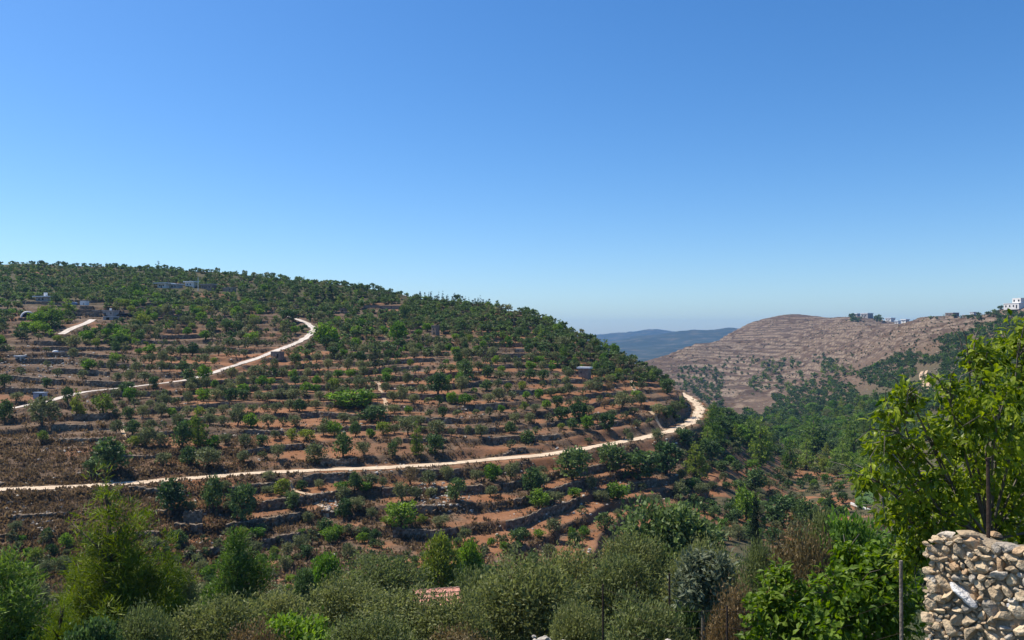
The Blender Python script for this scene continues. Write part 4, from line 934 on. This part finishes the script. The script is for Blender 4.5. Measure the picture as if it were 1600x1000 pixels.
for t in TREES:
    if t['label']: continue
    z = t['zone']
    if z in ZL: t['label'] = f"{LOOK[t['kind']]} {ZL[z](t)}"; t['group'] = f"{t['name'].replace('_', ' ')}s {z}"
    else: zc.setdefault((t['kind'], z), []).append(t)
for (kd, z), lst in zc.items():
    lst.sort(key=lambda t: t['px'])
    for i, t in enumerate(lst):
        lk = {'olive': 'grey-green olive bush', 'oak': 'dark evergreen bush', 'bright': 'fresh green bush', 'yellow': 'yellow-green bush', 'dry': 'brown dry bush'}[kd]
        t['label'] = f"{lk}, {ordinal(i + 1)} from left {'in the near undergrowth' if z == 'under' else 'at the valley foot below the terraces'}"
        t['group'] = 'bushes in the near undergrowth' if z == 'under' else 'bushes at the valley foot'
        if z in ('under', 'foot'): t['name'] = {'olive': 'olive_bush', 'oak': 'evergreen_bush', 'bright': 'leafy_bush', 'yellow': 'leafy_bush', 'dry': 'dry_bush'}[kd]
bykind = {}
for t in TREES: bykind.setdefault(t['name'], []).append(t)
REST = {}
for nm, lst in bykind.items():
    lst.sort(key=lambda t: -t['size'])
    for t in lst[280:]: REST.setdefault(t['zone'], []).append(t)
    bykind[nm] = lst[:280]
rgp = np.random.default_rng(5)
CAT = {'cypress_tree': 'tree', 'dry_bush': 'bush', 'olive_bush': 'bush', 'evergreen_bush': 'bush', 'leafy_bush': 'bush'}
for nm, lst in bykind.items():
    for t in lst:
        v = int(rgp.integers(0, 9)); me, tr, w0, h0, _ = tpl(t['kind'], t['lod'], v); rz = rgp.uniform(0, 6.28)
        sc = (t['w'] / w0, t['w'] / w0 * rgp.uniform(.78, 1.22), t['h'] / h0)
        if tr is None:
            o = link(nm, me, None, (t['x'], t['y'], t['z'] - .05)); o.rotation_euler = (0, 0, rz); o.scale = sc; tag(o, t['label'], CAT.get(nm, 'tree'), t['group'])
        else:
            o = thing(nm, t['label'], CAT.get(nm, 'tree'), (t['x'], t['y'], t['z'] - .05), rz, t['group']); o.scale = sc
            link('crown', me, o); link('trunk', tr, o)
def merged(name, lst, label):
    by = {}
    for t in lst: by.setdefault(t['kind'], []).append(t)
    mats = []; mb = MB()
    for kd, l2 in by.items():
        i0 = len(mats); mats += [M[KINDS[kd][1]], M['bark']]
        for t in l2:
            v = int(rgp.integers(0, 9)); _, _, w0, h0, c = tpl(kd, 0, v); V = np.concatenate(c.v); a = rgp.uniform(0, 6.28)
            V = np.column_stack([(V[:, 0] * math.cos(a) - V[:, 1] * math.sin(a)) * t['w'] / w0 + t['x'], (V[:, 0] * math.sin(a) + V[:, 1] * math.cos(a)) * t['w'] / w0 + t['y'], V[:, 2] * t['h'] / h0 + t['z']])
            b = mb.n; mb.v.append(V); mb.t.append(np.clip(np.concatenate(c.t) * rgp.uniform(.6, 1.25), 0, 1)); mb.n += len(V); mb.f += [(f + b, m + i0) for f, m in c.f]
    tag(mb.build(name, mats), label, None, None, 'stuff')
for z, lst in REST.items():
    merged('woodland' if z in ('hilltop', 'valley') else 'vegetation', lst, f"mass of small dark trees and bushes in the {z} growth")

# dry weeds and loose stones: nobody could count them
rgs = np.random.default_rng(31)
def strew(n, box, cond, keep=None):
    out = []
    for _ in range(n):
        px = rgs.uniform(box[0], box[1]); py = rgs.uniform(box[2], box[3])
        h = hit(px, py)
        if not h or near_road(h[0], h[1], -.45): continue
        if cond is None or cond(px, py, h[0], h[1]): out.append((h[0], h[1], zat(*h)))
    return np.array(out)
def soil_at(x, y): return soil[gidx(PX, 800 + F * x / y), gidx(YR, y)]
P = np.concatenate([strew(19000, (-40, 1110, 480, 935), lambda p, q, x, y: rgs.random() < (.9 if soil_at(x, y) < .5 else .18)), strew(5000, (-20, 400, 680, 930), None)])
n = len(P); mb = MB(); m = 9; K = np.repeat(np.arange(n), m); hh = rgs.uniform(.22, .75, n)[K]
D = unit(rgs.normal(size=(n * m, 3)) * .75 + [0, 0, .9]); leaves(mb, rgs, P[K] + rgs.normal(size=(n * m, 3)) * [.3, .3, .03], D, unit(rgs.normal(size=(n * m, 3))), hh, hh * .5, np.clip(rgs.normal(.45, .25, n)[K] + rgs.normal(0, .1, n * m), 0, 1))
tag(mb.build('dry_weeds', M['tuft']), 'dry brown weeds over the terraced hill', None, None, 'stuff')
# green low scrub on the slope below the viewpoint and in the valley
P = []
for _ in range(5200):
    Y = rgs.uniform(8, 95) if rgs.random() < .75 else rgs.uniform(95, 300); px = rgs.uniform(-150, 1650) if Y < 95 else rgs.uniform(1060, 1420); x = (px - 800) / F * Y; P.append((x, Y, zat(x, Y)))
P = np.array(P); n = len(P); mb = MB(); m = 26; K = np.repeat(np.arange(n), m); hh = rgs.uniform(.25, .8, n)[K]
D = unit(rgs.normal(size=(n * m, 3)) * .8 + [0, 0, .9]); leaves(mb, rgs, P[K] + rgs.normal(size=(n * m, 3)) * [.35, .35, .05], D, unit(rgs.normal(size=(n * m, 3))), hh, hh * .16, np.clip(rgs.normal(.5, .25, n)[K] + rgs.normal(0, .15, n * m), 0, 1), 0)
tag(mb.build('undergrowth', M['scrub']), 'low green and grey scrub on the near slope', None, None, 'stuff')
# rocks
T_ = (1 + 5 ** .5) / 2
IV = unit(np.array([(-1, T_, 0), (1, T_, 0), (-1, -T_, 0), (1, -T_, 0), (0, -1, T_), (0, 1, T_), (0, -1, -T_), (0, 1, -T_), (T_, 0, -1), (T_, 0, 1), (-T_, 0, -1), (-T_, 0, 1)], float))
IF = np.array([(0, 11, 5), (0, 5, 1), (0, 1, 7), (0, 7, 10), (0, 10, 11), (1, 5, 9), (5, 11, 4), (11, 10, 2), (10, 7, 6), (7, 1, 8), (3, 9, 4), (3, 4, 2), (3, 2, 6), (3, 6, 8), (3, 8, 9), (4, 9, 5), (2, 4, 11), (6, 2, 10), (8, 6, 7), (9, 8, 1)])
def subdiv(v, f):
    e = {}; v = list(map(tuple, v)); nf = []
    def mid(a, b):
        k = (min(a, b), max(a, b))
        if k not in e: e[k] = len(v); v.append(tuple(unit(np.array([(np.array(v[a]) + np.array(v[b])) / 2]))[0]))
        return e[k]
    for a, b, c in f:
        x, y, z = mid(a, b), mid(b, c), mid(c, a); nf += [(a, x, z), (b, y, x), (c, z, y), (x, y, z)]
    return np.array(v), np.array(nf)
S1 = subdiv(IV, IF); S2 = subdiv(*S1)
def rock_shape(rg, base, cuts=7, rough=.05):
    v = base[0].copy()
    for _ in range(cuts):          # flat facets
        d = unit(rg.normal(size=(1, 3)))[0]; c = rg.uniform(.48, .82); h = v @ d; v = v - np.maximum(h - c, 0)[:, None] * d
    return v * (1 + rg.normal(0, rough, (len(v), 1))), base[1]
def rocks(n, pts, smin, smax, flat, name, label, mat):
    mb = MB()
    for x, y, z in pts:
        v, f = rock_shape(rgs, (IV, IF), 4, .1); s = rgs.uniform(smin, smax) ** 1.0; a = rgs.uniform(0, 6.28); v = v * [s, s * rgs.uniform(.5, 1), s * flat * rgs.uniform(.5, 1)]
        v = np.column_stack([v[:, 0] * math.cos(a) - v[:, 1] * math.sin(a), v[:, 0] * math.sin(a) + v[:, 1] * math.cos(a), v[:, 2]])
        mb.add(v + [x, y, z + s * .1], f, 0, rgs.uniform(.2, .8))
    tag(mb.build(name, mat), label, None, None, 'stuff')
rocks(0, np.concatenate([strew(1500, (-40, 1080, 540, 870), lambda p, q, x, y: fbm(x / 12, y / 12, 91, 2) > .55), strew(150, (500, 545, 768, 800), None), strew(120, (650, 740, 755, 800), None),
      strew(170, (0, 130, 555, 590), None), strew(60, (160, 300, 570, 590), None), strew(100, (20, 90, 800, 850), None)]), .12, .5, .7, 'rubble', 'pale loose stones on the terraces', M['pale'])
rocks(0, strew(2000, (1010, 1600, 490, 640), lambda p, q, x, y: y > 420 and fbm(x / 60, y / 40, 93, 3) > .50), .5, 1.7, .5, 'rubble', 'pale rock outcrops on the brown hill', M['stone'])
# the continuing slope beside the mulberry
P = []
for _ in range(900):
    px = rgs.uniform(1330, 2150); Y = math.exp(rgs.uniform(math.log(85), math.log(520))); x = (px - 800) / F * Y
    if fbm(x / 40, Y / 40, 99, 3) > .42 and not occupied(x, Y, 1.5): P.append(dict(x=x, y=Y, z=zat(x, Y), w=rgs.uniform(1.8, 4.2), h=rgs.uniform(1.2, 3.0), kind=['oak', 'olive', 'bright', 'dry'][int(rgs.integers(0, 4))] if rgs.random() < .5 else 'oak'))
merged('vegetation', P, 'loose green scrub over the slope behind the mulberry tree')
# tiny scrub on the brown hill
sc_ = [dict(x=a, y=b, z=c, w=rgs.uniform(.9, 2.2), h=rgs.uniform(.7, 1.6), kind='oak' if rgs.random() < .7 else 'dry') for a, b, c in strew(2800, (1010, 1600, 488, 620), lambda p, q, x, y: y > 500 and fbm(x / 40, y / 40, 97, 3) > .42)]
merged('vegetation', sc_, 'low dark scrub dotted over the bare brown hill')
# the small green field with its white edge wall
P = [spot(p, q) for p, q in ((1336, 758), (1362, 758), (1366, 790), (1336, 790))]
ys = [p[1] for p in P]; mb = MB(); g = []
for a in np.linspace(0, 1, 12):
    for b in np.linspace(0, 1, 12):
        x = (1 - b) * ((1 - a) * P[0][0] + a * P[1][0]) + b * ((1 - a) * P[3][0] + a * P[2][0]); y = (1 - b) * ((1 - a) * P[0][1] + a * P[1][1]) + b * ((1 - a) * P[3][1] + a * P[2][1]); g.append((x, y, zat(x, y) + .35))
k = np.arange(144).reshape(12, 12); tag(mb.add(g, np.stack([k[:-1, :-1], k[:-1, 1:], k[1:, 1:], k[1:, :-1]], -1).reshape(-1, 4)).build('field', M['lawn']), kind='structure')
a, b = np.array(spot(1330, 794)), np.array(spot(1366, 796)); mb = MB(); c = (a + b) / 2
mb.box((0, 0, .25), (np.linalg.norm(b - a), .3, .5), math.atan2(b[1] - a[1], b[0] - a[0])); tag(mb.build('field_wall', M['whitewash'], None, False, tuple(c)), 'low white wall along the front edge of the small green field', 'wall')

# ------------------------------------------------------------------ foreground: stone wall, posts, mulberry tree, vines
def stone_m(name, a, b, c): return rough_mat(name, a, b, 5, .9, .8, 22, c)
M['tan'] = stone_m('tan_stone', (.46, .34, .21), (.60, .47, .31), (.34, .25, .16))
M['grey'] = stone_m('grey_stone', (.36, .31, .245), (.52, .45, .36), (.24, .21, .17))
M['white'] = stone_m('white_stone', (.62, .59, .55), (.74, .71, .67), (.52, .49, .45))
M['rust'] = stone_m('rusty_stone', (.42, .27, .15), (.54, .38, .23), (.30, .19, .11))
M['mortar'] = rough_mat('earth_mortar', (.25, .195, .13), (.37, .295, .205), 6, .95, .8, 30)
rgv = np.random.default_rng(8)
W0 = np.array([(1449 - 800) / F * 8.6, 8.6, 0.0]); ang = -R(53); wdir = np.array([math.cos(ang), math.sin(ang), 0]); wnor = np.array([math.sin(ang), -math.cos(ang), 0])
def wtop(s): return -2.21 + .13 * sstep(.0, .30, s) + .03 * math.sin(7 * s)
WL, WB, WT = 2.3, -5.6, .46
wl_ = thing('stone_wall', 'rough dry-stone wall with a flat earth-mortared top in the lower right corner', 'wall', tuple(W0 + [0, 0, -4.6]))
off = W0 + [0, 0, -4.6]
def wp(s, d, z): return W0 + wdir * s - wnor * d + [0, 0, z] - off
mb = MB(); n = 24; V = []
for i in range(n):
    s = .05 + (WL - .05) * i / (n - 1); tz = wtop(s) - .05
    V += [wp(s, .052, WB), wp(s, .052, tz), wp(s, WT * .5, tz + .03 + rgv.normal(0, .012)), wp(s, WT - .07, tz + rgv.normal(0, .01)), wp(s, WT - .07, WB)]
k = np.arange(n * 5).reshape(n, 5); mb.add(V, np.stack([k[:-1, :-1], k[1:, :-1], k[1:, 1:], k[:-1, 1:]], -1).reshape(-1, 4)); mb.add(np.array(V)[[0, 1, 2, 3, 4]], [[0, 4, 3, 1], [1, 3, 2, 2]][:1])
mb.build('core', M['mortar'], wl_)
def put_stone(mb, c, ax, ay, az, rot, mi, cuts=13):
    v, f = rock_shape(rgv, S2, cuts, .012); v = v * [ax, az, ay]; a = rot; x = v[:, 0] * math.cos(a) - v[:, 2] * math.sin(a); z = v[:, 0] * math.sin(a) + v[:, 2] * math.cos(a)
    mb.add(x[:, None] * wdir + v[:, 1][:, None] * wnor + np.column_stack([z * 0, z * 0, z]) + c, f, mi, rgv.uniform(.25, .8))
mb = MB(); placed = []
def try_stone(s, z, r, asp, rot, mi=None, d=.05):
    for (a, b, q) in placed:
        if (a - s) ** 2 + (b - z) ** 2 < ((r + q) * .70) ** 2: return False
    if z + r * .8 > wtop(s) + .03: return False
    placed.append((s, z, r))
    if mi is None: mi = int(np.searchsorted([.72, .89, .895, 1.0], rgv.random()))
    put_stone(mb, wp(s, d - .3 * (.1 - r) + rgv.normal(0, .01), z), r * asp, r / asp * rgv.uniform(.9, 1.1), r * rgv.uniform(.8, 1.1), rot, mi); return True
try_stone(.36, -2.68, .10, 1.8, -.65, 2, .0)
for r0, r1, nt_ in ((.075, .105, 260), (.05, .075, 2200), (.034, .05, 7000), (.022, .034, 9000)):
    for _ in range(nt_): try_stone(rgv.uniform(-.02, WL), rgv.uniform(-4.2, wtop(.6)), rgv.uniform(r0, r1), rgv.uniform(1.0, 1.5), rgv.normal(-.1, .7))
for _ in range(90):      # the ragged end
    z = rgv.uniform(-4.2, -2.25); r = rgv.uniform(.05, .09); put_stone(mb, wp(rgv.normal(.02, .015), rgv.uniform(.06, WT - .05), z), r, r * .9, r, rgv.normal(0, .5), int(rgv.integers(0, 2)))
mb.build('stonework', [M['tan'], M['grey'], M['white'], M['rust']], wl_)
for s, d, ax, ay, mi in [(.05, .14, .10, .05, 0), (.16, .10, .13, .045, 1), (.34, .12, .16, .035, 0), (.50, .42, .08, .04, 3), (.78, .08, .14, .03, 1), (1.05, .08, .16, .035, 2), (1.35, .09, .15, .035, 1), (1.7, .10, .16, .04, 0), (2.0, .1, .16, .04, 1)]:
    mb = MB(); put_stone(mb, wp(s, d, wtop(s) - ay * .35), ax, ay, ax * .8, rgv.normal(0, .08), mi); mb.build('capstone', [M['tan'], M['grey'], M['white'], M['rust']], wl_)
def post(px, py0, py1, Y, r, mat, label, z0=None, lean=0.0):
    x = (px - 800) / F * Y; zt_ = (HZ - py0) / F * Y; zb = zat(x, Y) - .4 if z0 is None else z0
    t = thing('fence_post', label, 'post', (x, Y, zb), 0, 'posts of the wire fence'); h = zt_ - zb
    MB().tube([[0, 0, 0], [lean * .5 + .006, 0, h * .5], [lean, 0, h]], [r, r, r * .92], 8).build('shaft', M[mat], t); return np.array([x + lean, Y, zt_])
cpost = W0 + wdir * .50 - wnor * .26
t = thing('iron_post', 'thin rusty iron post rising from the top of the stone wall', 'post', (cpost[0], cpost[1], wtop(.5) - .3))
MB().tube([[0, 0, 0], [.004, 0, .6], [-.003, 0, 1.12]], [.020, .018, .018], 8).build('shaft', M['iron'], t); MB().tube([[-.028, 0, 1.10], [.026, 0, 1.115]], .012, 6).build('cross_pin', M['iron'], t)
e1 = post(1409, 876, 1000, 9.4, .021, 'wood', 'grey wooden fence post left of the stone wall', None, -.01)
e2 = post(1136, 946, 1000, 17, .022, 'iron', 'short rusty post in the reddish dry bush')
e3 = post(1046, 896, 945, 24, .03, 'iron', 'thin dark post beside the grey-leaved shrub')
e4 = post(942, 913, 990, 19, .025, 'iron', 'tall rusty post left of the pale olive bush')
e5 = post(995, 909, 945, 27, .025, 'iron', 'faint thin post between the two dark posts')
mb = MB()
for a, b in ((e4, e2), (e2, e1)):
    for dz in (-.08, -.45, -.85):
        t_ = np.linspace(0, 1, 14)[:, None]; mb.tube(a + (b - a) * t_ + np.column_stack([t_ * 0, t_ * 0, dz - .25 * np.sin(math.pi * t_[:, 0])[:, None]]), 0.003, 4)
tag(mb.build('fence_wire', M['iron']), 'thin fence wires strung between the rusty posts and the grey wooden post', 'wire')
def leafy(name, label, cat, blobs, Y0, n, ln, wd, mat, seed, trunk_at=None, bark='greybark', clump=7, droop=.75, spread=.35, group=None):
    """crown of drooping broad leaves; blobs = (photo px, photo py, radius px, distance)"""
    rg = np.random.default_rng(seed); B = []
    for px, py, rp, dY in blobs:
        Y = Y0 + dY; B.append(((px - 800) / F * Y, Y, (HZ - py) / F * Y, rp * Y / F, rp * Y / F))
    B = np.array(B); base = np.array([trunk_at[0], trunk_at[1], zat(trunk_at[0], trunk_at[1])]); B[:, :3] -= base
    t = thing(name, label, cat, tuple(base), 0, group); c = MB()
    crown(c, rg, B, n, ln, wd, clump, spread * ln * 2, .0, 0, (.15, 1.06), .75, 'leaf', droop)
    c.build('crown', M[mat], t); b = MB(); fork = np.array([B[:, 0].mean() * .4, B[:, 1].mean() * .4, max(.5, B[:, 2].mean() * .72)])
    b.tube([[0, 0, -.3], fork * .5 + [.05, 0, 0], fork], [.12, .09, .06], 8)
    for e in B[:, :3]:
        mid = fork * .45 + e * .55 + rg.normal(size=3) * .12 - [0, 0, .1]; q2 = e + unit(rg.normal(size=(1, 3)))[0] * .1
        b.tube([fork, mid, e, q2], [.020, .014, .008, .004], 6)
        for _ in range(4):
            d = unit(rg.normal(size=(1, 3)) + [[0, 0, .3]])[0]; b.tube([e * .8 + mid * .2, e + d * .22, e + d * .42 - [0, 0, .05]], [.010, .007, .003], 5)
    b.build('trunk', M[bark], t); return t
leafy('mulberry_tree', 'big bright-leaved mulberry tree growing behind the stone wall at right', 'tree',
      [(1556, 612, 60, .2), (1604, 566, 62, .5), (1508, 652, 50, 0), (1456, 690, 38, -.2), (1405, 634, 26, -.3), (1384, 655, 16, -.3), (1420, 615, 16, -.3), (1375, 690, 20, -.2), (1400, 705, 34, -.1), (1348, 742, 15, -.4), (1372, 750, 26, -.3), (1425, 762, 42, 0),
       (1480, 745, 62, .2), (1555, 700, 78, .3), (1640, 640, 100, .6), (1625, 530, 42, .4), (1592, 522, 18, .2), (1540, 560, 24, .1), (1515, 548, 20, .1), (1478, 606, 22, -.1), (1540, 780, 62, .9), (1610, 760, 80, .9), (1455, 810, 46, .3), (1420, 815, 36, .2), (1590, 815, 60, 1.2), (1510, 815, 44, 1.0), (1700, 720, 120, .8), (1425, 870, 30, .4), (1395, 800, 26, .1), (1560, 640, 60, -.5)],
      9.6, 9300, .115, .052, 'mulberry', 3, ((1575 - 800) / F * 10.6, 10.6))
leafy('grape_vine', 'bright green vine sprawling at the bottom between wooden post and dry bush', 'vine',
      [(1340, 905, 42, 0), (1372, 880, 30, .2), (1315, 930, 44, -.2), (1385, 925, 40, .1), (1350, 960, 50, -.3), (1300, 985, 50, -.4), (1390, 985, 44, -.2), (1322, 868, 16, .3), (1420, 930, 24, .4)], 11.5, 3000, .12, .07, 'vine', 5, ((1350 - 800) / F * 12, 12.0), droop=.35)
leafy('grape_vine', 'yellow-green vine at the bottom edge left of the larger vine', 'vine',
      [(1225, 925, 38, 0), (1200, 960, 40, -.2), (1250, 965, 44, -.1), (1215, 1000, 50, -.3), (1275, 1000, 40, -.2), (1215, 905, 18, 0)], 13, 2600, .12, .07, 'vine', 6, ((1230 - 800) / F * 13.5, 13.5), droop=.3)
leafy('loquat_shrub', 'shrub with upright pale grey-green leaf rosettes beside the thin dark post', 'shrub',
      [(1095, 905, 32, 0), (1120, 885, 22, .2), (1075, 920, 26, -.2), (1110, 925, 30, 0), (1085, 885, 18, .1), (1134, 888, 10, .2), (1112, 868, 8, .2)], 26, 1500, .26, .085, 'greyleaf', 7, ((1095 - 800) / F * 26.5, 26.5), droop=-.3)
rg = np.random.default_rng(91)
for k, (px, py, Y, s, lb) in enumerate([(850, 985, 22, .45, 'heap of pale stones at the bottom centre under the olive'), (1052, 992, 19, .40, 'pale boulder heap at the bottom under the pale olive bush')]):
    x = (px - 800) / F * Y; mb = MB(); z0 = zat(x, Y); top = (HZ - py) / F * Y
    for _ in range(26):
        v, f = rock_shape(rg, S1, 5, .05); r = rg.uniform(.06, .16); a = rg.normal(0, s * .6, 2); mb.add(v * [r, r * .8, r * .7] + [a[0], a[1], rg.uniform(0, max(.3, 1.1 * s - abs(a[0])))], f, 0, rg.uniform(.3, .8))
    tag(mb.build('stone_heap', M['pale'], None, False, (x, Y, max(z0, top - .6))), lb, 'stones')

# ------------------------------------------------------------------ the air: far things fade to blue
hz = MB(); hz.box((0, 4300, 20), (26000, 8900, 300))
hm = bpy.data.materials.new('haze_air'); hm.use_nodes = True; hn = hm.node_tree.nodes; hn.remove(hn['Principled BSDF'])
pv = hn.new('ShaderNodeVolumePrincipled'); pv.inputs['Color'].default_value = (.24, .53, 1.0, 1); pv.inputs['Density'].default_value = 8.5e-5; pv.inputs['Anisotropy'].default_value = .1
hm.node_tree.links.new(pv.outputs[0], hn['Material Output'].inputs['Volume'])
tag(hz.build('haze', hm), 'thin blue haze over the valley and the far hills', None, None, 'stuff')
